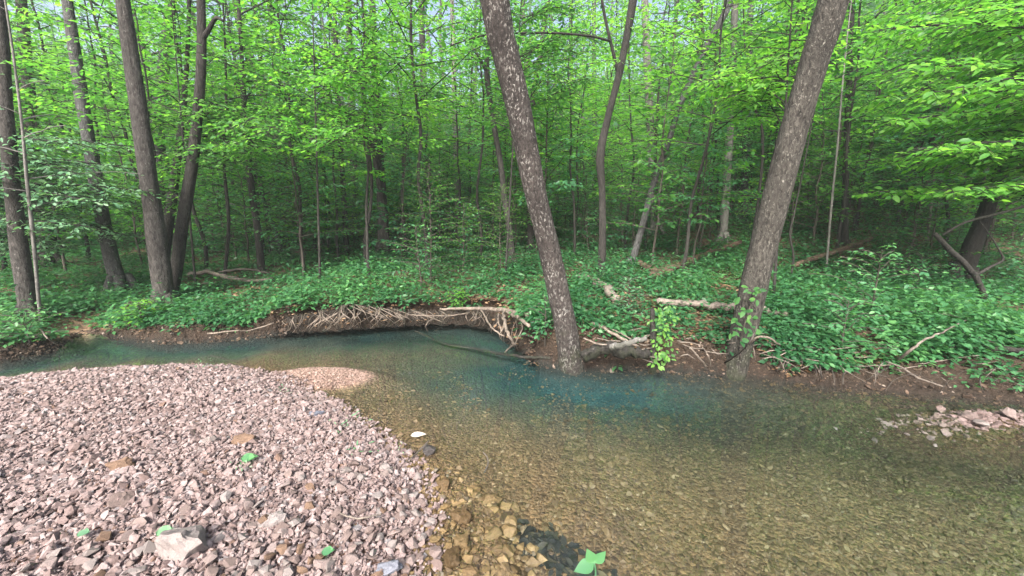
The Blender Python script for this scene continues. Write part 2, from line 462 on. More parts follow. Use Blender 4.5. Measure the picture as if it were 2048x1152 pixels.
def stone_mat(name, mode, stops, wet=0.0):
    m, nt, out = new_mat(name)
    if mode == 'attr': f = attr(nt, 'tint')
    else: f = N(nt, 'ShaderNodeObjectInfo').outputs['Random']
    c = ramp(nt, f, stops)
    v = coords(nt, which='Object')
    n1 = noise_t(nt, v, 30, 5, .7, .4)
    c = mixc(nt, 1.0, c, ramp(nt, n1, [(.3, (.62, .58, .56)), (.55, (1, 1, 1)), (.8, (1.25, 1.22, 1.2))]), 'MULTIPLY')
    p = N(nt, 'ShaderNodeBsdfPrincipled'); p.inputs['Roughness'].default_value = .8 - .5 * wet
    p.inputs['Specular IOR Level'].default_value = .3
    nt.links.new(c, p.inputs['Base Color'])
    nt.links.new(bump(nt, noise_t(nt, v, 60, 5, .7), .5, .008), p.inputs['Normal'])
    nt.links.new(p.outputs[0], out.inputs[0])
    return m
PINKS = [(0, (.075, .054, .052)), (.18, (.115, .084, .081)), (.4, (.158, .120, .117)), (.6, (.190, .150, .149)), (.8, (.225, .190, .192)), (.92, (.15, .145, .155)), (1, (.12, .078, .062))]
GOLDS = [(0, (0.024, 0.017, 0.009)), (.25, (0.067, 0.044, 0.021)), (.5, (0.108, 0.074, 0.033)), (.75, (0.157, 0.112, 0.054)), (.9, (0.115, 0.103, 0.078)), (1, (0.078, 0.040, 0.018))]
BEDS = [(0, (0.031, 0.020, 0.010)), (.3, (0.065, 0.045, 0.022)), (.6, (0.093, 0.064, 0.034)), (.88, (0.126, 0.093, 0.052)), (1, (0.236, 0.193, 0.133))]
M['gravel'] = stone_mat('gravel_stone', 'attr', PINKS)
M['sandstone'] = stone_mat('sandstone', 'attr', [(0, (0.116, 0.074, 0.062)), (.5, (0.185, 0.128, 0.108)), (1, (0.256, 0.202, 0.178))])
M['gold'] = stone_mat('algae_stone', 'attr', GOLDS, .4)
M['bed'] = stone_mat('bed_pebble', 'attr', BEDS, .4)
M['stone_pink'] = stone_mat('stone_pink', 'obj', [(0, (0.118, 0.089, 0.083)), (.5, (0.157, 0.123, 0.117)), (1, (0.195, 0.161, 0.157))])
M['stone_pale'] = stone_mat('stone_pale', 'obj', [(0, (0.147, 0.129, 0.125)), (1, (0.195, 0.176, 0.175))])
M['stone_rust'] = stone_mat('stone_rust', 'obj', [(0, (0.097, 0.063, 0.044)), (1, (0.146, 0.097, 0.069))])
M['stone_blue'] = stone_mat('stone_blue', 'obj', [(0, (0.090, 0.101, 0.135)), (1, (0.143, 0.154, 0.188))])
M['stone_dark'] = stone_mat('stone_dark', 'obj', [(0, (.03, .028, .03)), (1, (.06, .055, .055))], .5)
M['stone_gold'] = stone_mat('stone_gold', 'obj', [(0, (0.054, 0.035, 0.015)), (.5, (0.091, 0.060, 0.028)), (1, (0.133, 0.097, 0.048))], .4)

def water_mat():
    m, nt, out = new_mat('creek_water')
    v = coords(nt)
    n1 = noise_t(nt, coords(nt, (1, 1.6, 1)), 5, 3, .5)
    n2 = noise_t(nt, v, 22, 2, .5)
    nb = bump(nt, math_n(nt, 'MULTIPLY_ADD', n2, .12, n1), 0.08, .006)
    fr = N(nt, 'ShaderNodeFresnel'); fr.inputs[0].default_value = 1.36
    nt.links.new(nb, fr.inputs['Normal'])
    gl = N(nt, 'ShaderNodeBsdfGlossy'); gl.inputs['Roughness'].default_value = .02
    nt.links.new(nb, gl.inputs['Normal'])
    tr = N(nt, 'ShaderNodeBsdfTransparent')
    mx = N(nt, 'ShaderNodeMixShader')
    geo = N(nt, 'ShaderNodeNewGeometry')
    nt.links.new(math_n(nt, 'MULTIPLY', fr.outputs[0], math_n(nt, 'SUBTRACT', 1.0, geo.outputs['Backfacing'])), mx.inputs[0]); nt.links.new(tr.outputs[0], mx.inputs[1]); nt.links.new(gl.outputs[0], mx.inputs[2])
    nt.links.new(mx.outputs[0], out.inputs['Surface'])
    ab = N(nt, 'ShaderNodeVolumeAbsorption')
    ab.inputs['Color'].default_value = (.22, .66, .66, 1); ab.inputs['Density'].default_value = 1.1
    nt.links.new(ab.outputs[0], out.inputs['Volume'])
    return m
M['water'] = water_mat()

# ------------------------------------------------------------------ ground, creek bed, water
def axis(lo, hi, step, far_lo, far_hi):
    a = list(np.arange(lo, hi, step))
    s, x = step, a[-1]
    while x < far_hi: s *= 1.12; x += s; a.append(x)
    s, x = step, a[0]; pre = []
    while x > far_lo: s *= 1.12; x -= s; pre.append(x)
    return np.array(pre[::-1] + a)
xs = axis(-8, 6, .03, -120, 120)
ys = np.concatenate([axis(.3, 3.3, .06, -10, 3.2), axis(3.32, 7.2, .025, 3.32, 140)])
GX, GY = np.meshgrid(xs, ys)
GP = np.stack([GX.ravel(), GY.ravel()], -1)
gh, gzone, gdf, gdn, gpool, gbar, grb = ground(GP)
fine = np.array([mnoise.noise(Vector((p[0] * 6, p[1] * 6, 0))) for p in GP]) * .02
fine2 = np.array([mnoise.noise(Vector((p[0] * 11, p[1] * 11, 3))) if 3 < p[1] < 8 else 0 for p in GP]) * .035
gh2 = gh + fine * np.where(gzone == 0, 1.0, .35) + fine2 * (gzone == 0) * np.exp(-gdf / .8)
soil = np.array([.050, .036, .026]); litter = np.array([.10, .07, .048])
bedc = np.array([.093, .064, .035]); clay_refl = np.array([.014, .040, .044]); sand = np.array([.225, .165, .145]); gsub = np.array([.19, .125, .105])
mixn = (.5 + .5 * wob(GP[:, 0], GP[:, 1], 2.5, 4))[:, None]
col = np.where((gzone == 0)[:, None], soil * (1 - mixn) + litter * mixn, np.where((gzone == 1)[:, None], bedc, gsub))
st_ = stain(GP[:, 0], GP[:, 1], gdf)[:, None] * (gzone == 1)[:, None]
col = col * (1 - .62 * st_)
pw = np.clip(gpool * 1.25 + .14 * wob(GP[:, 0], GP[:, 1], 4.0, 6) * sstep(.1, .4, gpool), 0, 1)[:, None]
col = np.where((gzone == 1)[:, None], col * (1 - pw) + clay_refl * pw, col)  # pool clay, with the bank's dark reflection painted in at left
sb = (1 - sstep(.75, 1.15, gbar))[:, None]
col = col * (1 - sb) + sand * sb
inl = np.exp(-((GP[:, 0] - INLET[0]) / .35) ** 2 - ((GP[:, 1] - INLET[1]) / .6) ** 2)[:, None]
col = col * (1 - inl) + np.array([.26, .18, .125]) * inl
peb = np.where(gzone == 0, .0, 1.0) * (1 - pw[:, 0] * .6)
nx, ny = len(xs), len(ys)
ii = (np.arange(ny - 1)[:, None] * nx + np.arange(nx - 1)[None, :]).ravel()
quads = np.stack([ii, ii + 1, ii + nx + 1, ii + nx], -1)
qland = (gzone[quads] == 0).sum(1) >= 2
gX, gY = GP[:, 0].copy(), GP[:, 1].copy()
e_ = .08
gnx = (seg_dist(GP + [e_, 0], FAR) - seg_dist(GP - [e_, 0], FAR)) / (2 * e_); gny = (seg_dist(GP + [0, e_], FAR) - seg_dist(GP - [0, e_], FAR)) / (2 * e_)
sgn = np.where(gzone == 0, 1.0, -1.0)
uw = undercut(gX) * (.58 + .14 * wob(gX, gY, 3.0, 7)) * np.where(gzone == 0, np.clip(1 - gh / .31, 0, 1) ** .45, np.where(gzone == 1, np.exp(-gdf / .5), 0))
gX += gnx * sgn * uw; gY += gny * sgn * uw
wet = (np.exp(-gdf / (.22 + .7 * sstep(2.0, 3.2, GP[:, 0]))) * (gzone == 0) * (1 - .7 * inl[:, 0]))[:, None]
col = col * (1 - wet) + np.array([.020, .015, .012]) * wet  # damp soil, with the shade of bank face and hollow painted in
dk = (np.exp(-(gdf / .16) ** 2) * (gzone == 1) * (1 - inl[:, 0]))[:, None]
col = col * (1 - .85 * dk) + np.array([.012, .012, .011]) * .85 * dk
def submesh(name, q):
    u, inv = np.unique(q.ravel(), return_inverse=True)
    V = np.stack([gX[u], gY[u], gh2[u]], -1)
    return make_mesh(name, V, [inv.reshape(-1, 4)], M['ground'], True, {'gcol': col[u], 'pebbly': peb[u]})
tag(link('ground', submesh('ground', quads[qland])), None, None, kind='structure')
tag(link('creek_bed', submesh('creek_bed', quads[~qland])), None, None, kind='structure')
bm = bmesh.new(); bmesh.ops.create_cube(bm, size=1.0)
for v in bm.verts:
    v.co = Vector((v.co.x * 150, 4 + v.co.y * 30 - 6, -.02 - .02 + (0.04 if v.co.z > 0 else -2.0)))
me = bpy.data.meshes.new('water'); bm.to_mesh(me); bm.free(); me.materials.append(M['water'])
tag(link('water', me), None, None, kind='structure')

# ------------------------------------------------------------------ stones
def rock_proto(r, flat, npts=13):
    b = bmesh.new()
    for _ in range(npts):
        q = r.normal(0, 1, 3); q /= max(abs(q)) ** .6 * np.linalg.norm(q) ** .4
        b.verts.new((q[0] * r.uniform(.75, 1.05), q[1] * r.uniform(.55, .8), q[2] * flat))
    bmesh.ops.convex_hull(b, input=b.verts[:])
    loose = [v for v in b.verts if not v.link_faces]
    bmesh.ops.delete(b, geom=loose, context='VERTS')
    b.verts.index_update()
    V = np.array([v.co[:] for v in b.verts]); F = np.array([[v.index for v in f.verts] for f in b.faces])
    b.free()
    return V * .55, F
rr = np.random.default_rng(3)
PROTO = [rock_proto(rr, rr.uniform(.26, .58)) for _ in range(24)]
def rot_xyz(r, n, tilt):
    yaw, a, b = r.uniform(0, 6.283, n), r.normal(0, tilt, n), r.normal(0, tilt, n)
    cy, sy = np.cos(yaw), np.sin(yaw); ca, sa = np.cos(a), np.sin(a); cb, sb_ = np.cos(b), np.sin(b)
    Rz = np.zeros((n, 3, 3)); Rz[:, 0, 0] = cy; Rz[:, 0, 1] = -sy; Rz[:, 1, 0] = sy; Rz[:, 1, 1] = cy; Rz[:, 2, 2] = 1
    Rx = np.zeros((n, 3, 3)); Rx[:, 0, 0] = 1; Rx[:, 1, 1] = ca; Rx[:, 1, 2] = -sa; Rx[:, 2, 1] = sa; Rx[:, 2, 2] = ca
    Ry = np.zeros((n, 3, 3)); Ry[:, 1, 1] = 1; Ry[:, 0, 0] = cb; Ry[:, 0, 2] = sb_; Ry[:, 2, 0] = -sb_; Ry[:, 2, 2] = cb
    return Rx @ Ry @ Rz
def scatter_rocks(r, P3, size, tilt, mat, name, tint):
    mbV, mbF, mbT, off = [], [], [], 0
    which = r.integers(0, len(PROTO), len(P3)); R = rot_xyz(r, len(P3), tilt)
    for k, (V, F) in enumerate(PROTO):
        ix = np.nonzero(which == k)[0]
        if not len(ix): continue
        W = np.einsum('nij,vj->nvi', R[ix], V) * size[ix][:, None, None] + P3[ix][:, None, :]
        mbV.append(W.reshape(-1, 3)); mbT.append(np.repeat(tint[ix], len(V)))
        mbF.append((F[None] + (np.arange(len(ix)) * len(V))[:, None, None]).reshape(-1, 3) + off)
        off += len(ix) * len(V)
    return make_mesh(name, np.vstack(mbV), [np.vstack(mbF)], mat, False, {'tint': np.concatenate(mbT)})
def sample_px(r, n, x0, x1, y0, y1):
    """points on the z = 0 plane, spread evenly over the ground the frame looks at"""
    out = []
    while sum(map(len, out)) < n:
        q = np.stack([r.uniform(-9, 6, n * 4), r.uniform(.7, 7, n * 4)], -1)
        d = q[:, 1] * CP + CAM_H * SP
        px = 1024 + FPX * q[:, 0] / d; py = 576 - FPX * (q[:, 1] * SP - CAM_H * CP) / d
        out.append(q[(px > x0) & (px < x1) & (py > y0) & (py < y1)])
    return np.vstack(out)[:n]
r = np.random.default_rng(11)
P = sample_px(r, 130000, -120, 1000, 700, 1300)
z, zn, df, dn = ground(P)[:4]
k = (zn == 2) | ((zn == 1) & (dn < .16 * r.uniform(0, 1, len(P)) ** 1.5))
P, z, dn = P[k], z[k], dn[k]
size = np.clip(r.lognormal(math.log(.0215), .45, len(P)), .009, .068)
dist = np.hypot(P[:, 0], P[:, 1])
tint = np.clip(r.beta(3.6, 3.4, len(P)) + r.choice([0, .35, -.3], len(P), p=[.90, .04, .06]), 0, 1)
order = np.argsort(-size / dist)
BIG = order[:280]; rest = np.setdiff1d(order, BIG)
def P3of(ix, lift): return np.stack([P[ix, 0], P[ix, 1], z[ix] + size[ix] * lift], -1)
tag(link('gravel', scatter_rocks(r, P3of(rest, .12) + np.array([0, 0, 1]) * r.uniform(0, .02, len(rest))[:, None], size[rest], .5, M['gravel'], 'gravel', tint[rest])),
    'pinkish grey angular gravel heaped in the bar beside the creek', None, kind='stuff')
CLS = {'stone_pink': ('stone', 'dusty pink angular stone lying loose on the gravel bar', 'dusty pink stones on the gravel bar'),
       'stone_pale': ('stone', 'pale whitish angular stone lying loose on the gravel bar', 'pale stones on the gravel bar'),
       'stone_rust': ('stone', 'rusty brown angular stone lying loose on the gravel bar', 'rusty stones on the gravel bar')}
SPROTO = {c: [make_mesh(c, V, [F], M[c], False) for V, F in PROTO[:12]] for c in CLS}
for i in BIG:
    c = r.choice(list(CLS), p=[.55, .33, .12])
    o = link('stone', SPROTO[c][r.integers(12)], None, (P[i, 0], P[i, 1], z[i] + size[i] * .22 + .015))
    s = size[i] * r.uniform(.9, 1.1); o.scale = (s, s, s)
    o.rotation_euler = (r.normal(0, .3), r.normal(0, .3), r.uniform(0, 6.28))
    tag(o, CLS[c][1], 'stone', CLS[c][2])
def hero_rock(px, py, wpx, mat, label, seed, flat=.6, rz=0, sub=True, lift=.25, name='stone'):
    q = np.random.default_rng(seed)
    V, F = rock_proto(q, flat, 18)
    b = bmesh.new()
    vs = [b.verts.new(v) for v in V]
    for f in F: b.faces.new([vs[j] for j in f])
    bmesh.ops.subdivide_edges(b, edges=b.edges[:], cuts=3, use_grid_fill=True)
    bmesh.ops.smooth_vert(b, verts=b.verts[:], factor=.16, use_axis_x=True, use_axis_y=True, use_axis_z=True)
    for v in b.verts:
        v.co += Vector(v.co).normalized() * (.09 * mnoise.noise(v.co * 4 + Vector((seed, 0, 0))) + .05 * mnoise.noise(v.co * 9) + .02 * mnoise.noise(v.co * 14))
    me = bpy.data.meshes.new(name); b.to_mesh(me); b.free()
    me.materials.append(mat)
    p = on_ground(px, py); s = wpx / FPX * zc(p)
    o = link(name, me, None, (p[0], p[1], p[2] + s * lift * flat)); o.scale = (s, s, s); o.rotation_euler = (q.normal(0, .15), q.normal(0, .15), rz)
    return tag(o, label, 'stone')
hero_rock(368, 1112, 96, M['stone_pale'], 'largest pale lumpy stone with rounded pits low on the gravel bar', 1, .75, .4)
hero_rock(241, 940, 48, M['stone_rust'], 'tan brown block-shaped stone standing proud in the middle of the gravel', 2, .7, .2)
hero_rock(248, 1010, 58, M['stone_pink'], 'long flat pinkish brown stone below the tan block on the gravel', 3, .5, .3)
hero_rock(775, 1150, 60, M['stone_blue'], 'blue grey rounded stone at the lower edge of the gravel bar', 4, .5, .2)
hero_rock(633, 833, 28, M['stone_blue'], 'small blue grey stone near the waterline beside the sandbar', 5, .7, 1)
hero_rock(855, 908, 34, M['stone_dark'], 'dark wet stone breaking the shallow water beside a bent twig', 6, .5, .1, lift=.5)
hero_rock(490, 890, 40, M['stone_rust'], 'rust coloured wedge stone high on the gravel bar', 7, .6, .3)
hero_rock(545, 1055, 58, M['stone_pale'], 'broad pale slab leaning on smaller stones low on the gravel bar', 8, .45, .2)
hero_rock(420, 890, 26, M['stone_pale'], 'upright narrow white stone on the open gravel', 9, .9, 1.1)
hero_rock(1938, 838, 32, M['stone_pink'], 'flat pink slab breaking the water at the far shallow bar', 10, .35, .2, lift=.7)
hero_rock(1880, 826, 26, M['stone_pink'], 'small pink stone at the tip of the far shallow bar', 12, .35, .5, lift=.8)
hero_rock(1960, 856, 30, M['stone_pale'], 'pale stone half in the water in front of the pink slab', 13, .35, .9, lift=.8)
hero_rock(2015, 838, 32, M['stone_pink'], 'pink rock at the outer end of the far shallow bar', 14, .4, .9, lift=.8)
for j, (x, y, w) in enumerate([(985, 1008, 46), (890, 975, 50), (925, 1040, 56), (985, 1075, 50), (925, 1090, 54), (990, 1105, 40), (905, 1125, 60), (940, 1150, 46), (1010, 1150, 46), (870, 1085, 40), (1020, 1060, 36), (1030, 1020, 28)]):
    o = hero_rock(x, y, w * .78, M['stone_gold'], 'golden brown algae covered stone under the clear shallow water', 20 + j, .5, j * 1.3, lift=.3)
    o['group'] = 'golden stones under the shallows'
# golden stones under the edge of the water, pebbles over the bed
P = sample_px(r, 22000, 480, 1240, 740, 1300)
z, zn, df, dn = ground(P)[:4]
pyy = 576 - FPX * (P[:, 1] * SP - CAM_H * CP) / (P[:, 1] * CP + CAM_H * SP)
k = (zn == 1) & (dn < (.10 + .55 * sstep(860, 1050, pyy)) * r.uniform(.2, 1, len(P))) & (ground(P)[5] > 1.25); P, z = P[k], z[k]
size = np.clip(r.lognormal(math.log(.046), .45, len(P)), .015, .11) * np.clip(.35 - z * 8, .5, 1)
tag(link('gravel', scatter_rocks(r, np.stack([P[:, 0], P[:, 1], z + size * .18], -1), size, .3, M['gold'], 'shallow_gravel', r.beta(2, 2, len(P)))),
    'golden brown gravel under the clear shallows along the bar', None, kind='stuff')
P = sample_px(r, 45000, 560, 2150, 720, 1300)
z, zn, df, dn, pool = ground(P)[:5]
k = (zn == 1) & (r.uniform(0, 1, len(P)) > pool * .8) & (ground(P)[5] > 1.3); P, z = P[k], z[k]
umber = stain(P[:, 0], P[:, 1], seg_dist(P, FAR))
size = np.clip(r.lognormal(math.log(.014), .5, len(P)), .006, .06)
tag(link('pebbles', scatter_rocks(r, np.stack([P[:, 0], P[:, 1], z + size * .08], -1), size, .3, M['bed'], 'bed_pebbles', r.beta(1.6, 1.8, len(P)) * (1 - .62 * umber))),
    'fine brown pebbles over the creek bed under clear water', None, kind='stuff')
P = np.stack([RBAR[0] + r.normal(0, .40, 700), RBAR[1] + r.normal(0, .08, 700)], -1)
size = np.clip(r.lognormal(math.log(.03), .4, len(P)), .012, .07)
tag(link('gravel', scatter_rocks(r, np.stack([P[:, 0], P[:, 1], ground(P)[0] + size * .12], -1), size, .25, M['gravel'], 'shoal_gravel', r.beta(2, 3, len(P)) * .6)),
    'pink gravel shoal just breaking the water near the far dirt bank', None, kind='stuff')

P = BAR + np.stack([r.uniform(-1, 1, 4500) * BARR[0], r.uniform(-1, 1, 4500) * BARR[1]], -1)
gg = ground(P); k = gg[5] < .93 + .08 * r.normal(0, 1, len(P)); P = P[k]
size = np.clip(r.lognormal(math.log(.012), .5, len(P)), .005, .035)
tag(link('gravel', scatter_rocks(r, np.stack([P[:, 0], P[:, 1], gg[0][k] + size * .1], -1), size, .3, M['sandstone'], 'sandbar_gravel', r.uniform(0, 1, len(P)))),
    'fine pink gravel topping the oval sandbar in the creek', None, kind='stuff')

# ------------------------------------------------------------------ trees seen in the photograph, one by one
def px_trunk(pts, height, lean=0.0, toward=0.0, flare=1.35):
    """trunk centre line and radii from picture points (x, y, width) at the distance of the base"""
    b = on_ground(pts[0][0], pts[0][1])
    path, rad_ = [], []
    ytop = pts[-1][1]
    for (x, y, w) in pts:
        f = (pts[0][1] - y) / max(1.0, pts[0][1])
        p = at_y(x, y, b[1] - toward * f)
        path.append(p); rad_.append(rad(w, p))
    path, rad_ = np.array(path), np.array(rad_)
    d = path[-1] - path[-2]; d = d / np.linalg.norm(d)
    p, rr_ = path[-1].copy(), rad_[-1]
    ex, er = [], []
    n = 5
    rem = max(1.0, height - (path[-1][2] - b[2]))
    for i in range(n):
        d = norm(d * .75 + np.array([0, 0, .25 + .1 * i]))
        p = p + d * rem / n
        ex.append(p.copy()); er.append(rr_ * (1 - .88 * (i + 1) / n))
    full = np.vstack([path, ex]); fr = np.concatenate([rad_, er])
    base = full[0].copy()
    full = np.vstack([full[0] - norm(full[1] - full[0]) * .6, full]); fr = np.concatenate([[fr[0] * flare], fr])
    return base, full - base, fr
def resample(path, radii, n):
    s = np.concatenate([[0], np.cumsum(np.linalg.norm(np.diff(path, axis=0), axis=1))])
    t = np.linspace(0, s[-1], n)
    dense = smooth_path(path, len(path) * 12)
    sd = np.concatenate([[0], np.cumsum(np.linalg.norm(np.diff(dense, axis=0), axis=1))])
    P2 = np.stack([np.interp(t / s[-1] * sd[-1], sd, dense[:, k]) for k in range(3)], -1)
    return P2, np.interp(t, s, radii)
def photo_tree(name, label, pts, bark, height=14, crown_from=5, nb=18, R=2.6, leaf='leaf', lsize=.10, toward=0.0, sides=14, ridge=0.0,
               step_len=.12, seed=1, group=None, low=None, limbs=(), flare=1.35, cat='tree', spacing=.075):
    q = np.random.default_rng(seed)
    base, path, radii = px_trunk(pts, height, toward=toward, flare=flare)
    L_ = np.linalg.norm(np.diff(path, axis=0), axis=1).sum()
    P2, R2 = resample(path, radii, int(max(12, min(170, L_ / step_len))))
    root = thing(name, label, cat, base, group)
    W = MB(); L = Leaves()
    W.add(*tube(P2, R2, sides, .10, seed * 3.1, 5.0, ridge))
    if flare > 1.3 and R2[3] > .06 and (R2[3] > .05):
        for a in np.linspace(0, 6.28, 6)[:-1] + q.uniform(0, 1):
            rr0 = R2[2]; o_ = np.array([math.cos(a), math.sin(a), 0])
            W.add(*tube(np.array([o_ * rr0 * .5 + [0, 0, rr0 * 1.6], o_ * rr0 * 1.0 + [0, 0, rr0 * .35], o_ * rr0 * 2.0 + [0, 0, -rr0 * .35]]), [rr0 * .42, rr0 * .4, rr0 * .12], 6))
    for lp in limbs:                       # limbs seen in the photograph: (x, y, width, forward)
        lp3 = np.array([at_y(x, y, base[1] - fw) - base for x, y, w, fw in lp])
        lr = [rad(w, p + base) for (x, y, w, fw), p in zip(lp, lp3)]
        sp = smooth_path(lp3, 12); W.add(*tube(sp, np.interp(np.linspace(0, 1, 12), np.linspace(0, 1, len(lr)), lr), 7, .1, seed))
        if lp[-1][2] < 5: spray(L, sp, q, .5, .12, lsize, .06, wood=W, start=.35, tint0=.6)
    if nb: branches(P2, R2, q, crown_from, max(6, nb // 2), R, L, W, lsize, .24, spacing, .6)
    if low:
        n2, zf, zt, R3 = low
        k = P2[:, 2] < zt
        branches(P2[k], R2[k], q, zf, n2, R3, L, W, lsize, .16, .06, .45, up=.15)
    link('trunk', W.mesh('trunk', M[bark]), root)
    if L.count(): link('crown', L.mesh('crown', M[leaf], LEAF7 if lsize > .085 and base[1] < 7 else LEAF4), root)
    return root

photo_tree('leaning_tree', 'thick leaning trunk with white lichen flecks rising from the water at the bank', [(1139, 708, 46), (1128, 640, 44), (1108, 540, 43), (1072, 390, 43), (1038, 220, 49), (1008, 90, 54), (990, 0, 58)],
           'bark_lichen', 16, 6.0, 26, 3.2, toward=.35, sides=40, ridge=.006, step_len=.05, seed=2, flare=1.15)
photo_tree('leaning_tree', 'thick furrowed grey trunk leaning outward over the creek, vine leaves on its foot', [(1477, 706, 50), (1490, 650, 53), (1516, 540, 56), (1551, 400, 58), (1588, 260, 58), (1632, 110, 62), (1666, 0, 66)],
           'bark_furrow', 16, 6.0, 26, 3.2, toward=.3, sides=40, ridge=.010, step_len=.05, seed=3, flare=1.2)
photo_tree('tree', 'stout brown trunk rising from the clump of stems with a mossy dark foot', [(330, 612, 40), (322, 540, 45), (306, 430, 41), (290, 310, 38), (272, 180, 36), (258, 90, 35), (245, 0, 32)],
           'bark_brown', 17, 5.5, 24, 3.2, sides=28, ridge=.006, step_len=.07, seed=4)
photo_tree('tree', 'dark knotty stem forking off the clump, with a snapped pale side limb', [(341, 600, 28), (352, 540, 27), (366, 440, 26), (384, 330, 24), (397, 210, 22), (403, 110, 21), (402, 0, 18)],
           'bark_dark', 14, 5.0, 16, 2.6, sides=20, ridge=.004, step_len=.08, seed=5, limbs=[[(404, 80, 12, 0), (418, 58, 11, .05), (432, 36, 9, .1), (446, 42, 5.5, .15)]])
photo_tree('tree', 'thin black stem squeezed between the stout brown trunk and the dark knotty stem', [(326, 560, 22), (333, 480, 24), (345, 390, 22), (356, 310, 18), (364, 240, 14), (372, 160, 10)],
           'bark_dark', 10, 4.5, 12, 2.2, sides=14, seed=6)
photo_tree('tree', 'pale grey stem rising close behind the stout brown trunk of the clump', [(318, 520, 24), (317, 420, 27), (316, 300, 28), (320, 200, 28), (332, 100, 26), (342, 0, 24)],
           'bark_grey', 16, 5.5, 16, 2.8, sides=16, seed=7)
photo_tree('tree', 'curved grey trunk sweeping up from a wide dark flared foot behind the ferny bank', [(246, 584, 40), (226, 530, 34), (208, 450, 32), (192, 360, 32), (172, 250, 30), (150, 110, 28), (134, 0, 26)],
           'bark_grey', 17, 5.5, 22, 3.0, sides=22, step_len=.09, seed=8, flare=1.7)
photo_tree('tree', 'purplish grey trunk at the edge of the view above the low fern mound', [(62, 638, 46), (46, 540, 42), (30, 430, 38), (16, 280, 35), (6, 140, 34), (0, 40, 30)],
           'bark_brown', 16, 5.5, 20, 2.8, sides=22, step_len=.08, seed=9)
photo_tree('sapling', 'slim pale sapling stem standing in front of the purplish grey trunk', [(82, 652, 8), (74, 560, 9), (66, 470, 10), (54, 360, 9), (44, 250, 7)],
           'bark_pale', 6, 2.3, 12, 1.3, 'leaf_pale', .07, toward=.4, sides=8, seed=10, low=(10, 1.4, 3.2, 1.0), cat='sapling')
photo_tree('tree', 'dark broad trunk half hidden in leaves behind the slim pale sapling', [(102, 530, 42), (92, 460, 40), (78, 380, 36), (66, 280, 32), (52, 120, 28), (44, 20, 26)],
           'bark_brown', 16, 6, 16, 2.8, sides=16, seed=11)
photo_tree('forked_tree', 'slim black crooked tree with a fork and a long side branch behind the lichen trunk', [(1203, 556, 17), (1205, 460, 15), (1204, 380, 14), (1201, 310, 18), (1216, 235, 14), (1238, 150, 15), (1252, 80, 15), (1266, 0, 17)],
           'bark_dark', 13, 4.6, 18, 2.6, 'leaf', .09, sides=14, step_len=.1, seed=12, toward=.2,
           limbs=[[(1237, 150, 8, 0), (1224, 95, 7, .05), (1213, 50, 6, .1), (1204, 0, 6, .15), (1196, -60, 5.5, .15)],
                  [(1220, 82, 5, .1), (1180, 72, 4.5, .2), (1110, 66, 4.5, .3), (1040, 66, 4, .4), (960, 72, 3.6, .4), (900, 92, 2.5, .4)]])
photo_tree('tree', 'slender brown tree forking high just beside the lichen trunk', [(1026, 536, 15), (1020, 470, 13), (1010, 400, 12), (1000, 320, 11), (986, 240, 11), (974, 150, 11), (976, 90, 8), (980, 20, 7)],
           'bark_brown', 11, 4.5, 14, 2.2, 'leaf', .09, sides=10, seed=13, limbs=[[(975, 150, 7, 0), (962, 120, 6, .1), (946, 98, 5.5, .2)]])
photo_tree('tree', 'straight dark mossy tree standing alone behind the furrowed leaning trunk', [(1690, 492, 17), (1690, 420, 15), (1693, 300, 14), (1698, 180, 14), (1702, 80, 13), (1704, 0, 13)],
           'bark_dark', 14, 4.6, 16, 2.6, 'leaf', .09, sides=12, seed=14, limbs=[[(1696, 130, 6, 0), (1722, 90, 5, .1), (1760, 20, 4.5, .2)]])
photo_tree('tree', 'dark grey trunk with a bend and burl in the bright green slope', [(1802, 380, 20), (1816, 320, 20), (1826, 240, 21), (1829, 160, 19), (1845, 90, 19), (1858, 0, 17)],
           'bark_grey', 15, 6, 16, 2.8, sides=12, seed=15)
photo_tree('tree', 'broad hazy grey trunk on the slope beside the burled trunk', [(1868, 420, 24), (1874, 340, 26), (1886, 220, 28), (1897, 110, 27), (1906, 0, 24)],
           'bark_grey', 17, 6, 16, 2.8, sides=12, seed=16)
photo_tree('leaning_tree', 'dark trunk tilting outward at the edge of the view behind the broken stump', [(1920, 560, 52), (1942, 500, 44), (1966, 440, 38), (1990, 370, 32), (2022, 300, 28), (2052, 230, 26)],
           'bark_dark', 12, 3.6, 22, 2.6, 'leaf_bright', .10, sides=18, seed=17)
photo_tree('tree', 'dark tapering trunk standing beyond the fallen grey branch in the open woods', [(524, 548, 16), (516, 470, 15), (506, 400, 14), (497, 320, 14), (489, 230, 12), (484, 120, 9)],
           'bark_dark', 11, 4.5, 16, 2.3, 'leaf_bright', .09, sides=12, seed=18, low=(8, 2.2, 4.6, 1.7))
photo_tree('tree', 'sturdy brown trunk rooted in the middle of the open fern floor', [(768, 504, 26), (765, 420, 20), (760, 330, 18), (754, 230, 17), (749, 130, 15), (744, 0, 13)],
           'bark_brown', 16, 6, 18, 2.6, sides=14, seed=19)
photo_tree('tree', 'dark bent understory tree with arching branches crossing the sturdy brown trunk', [(778, 510, 9), (768, 420, 9), (752, 330, 12), (745, 290, 9), (730, 210, 8), (716, 150, 7)],
           'bark_dark', 8, 3.5, 14, 2.4, 'leaf_bright', .09, sides=8, seed=20,
           limbs=[[(748, 310, 6, 0), (722, 260, 5.5, .1), (690, 225, 4.5, .2), (650, 205, 3, .3)], [(722, 170, 5, 0), (735, 120, 4, .1), (770, 75, 3, .2)]])
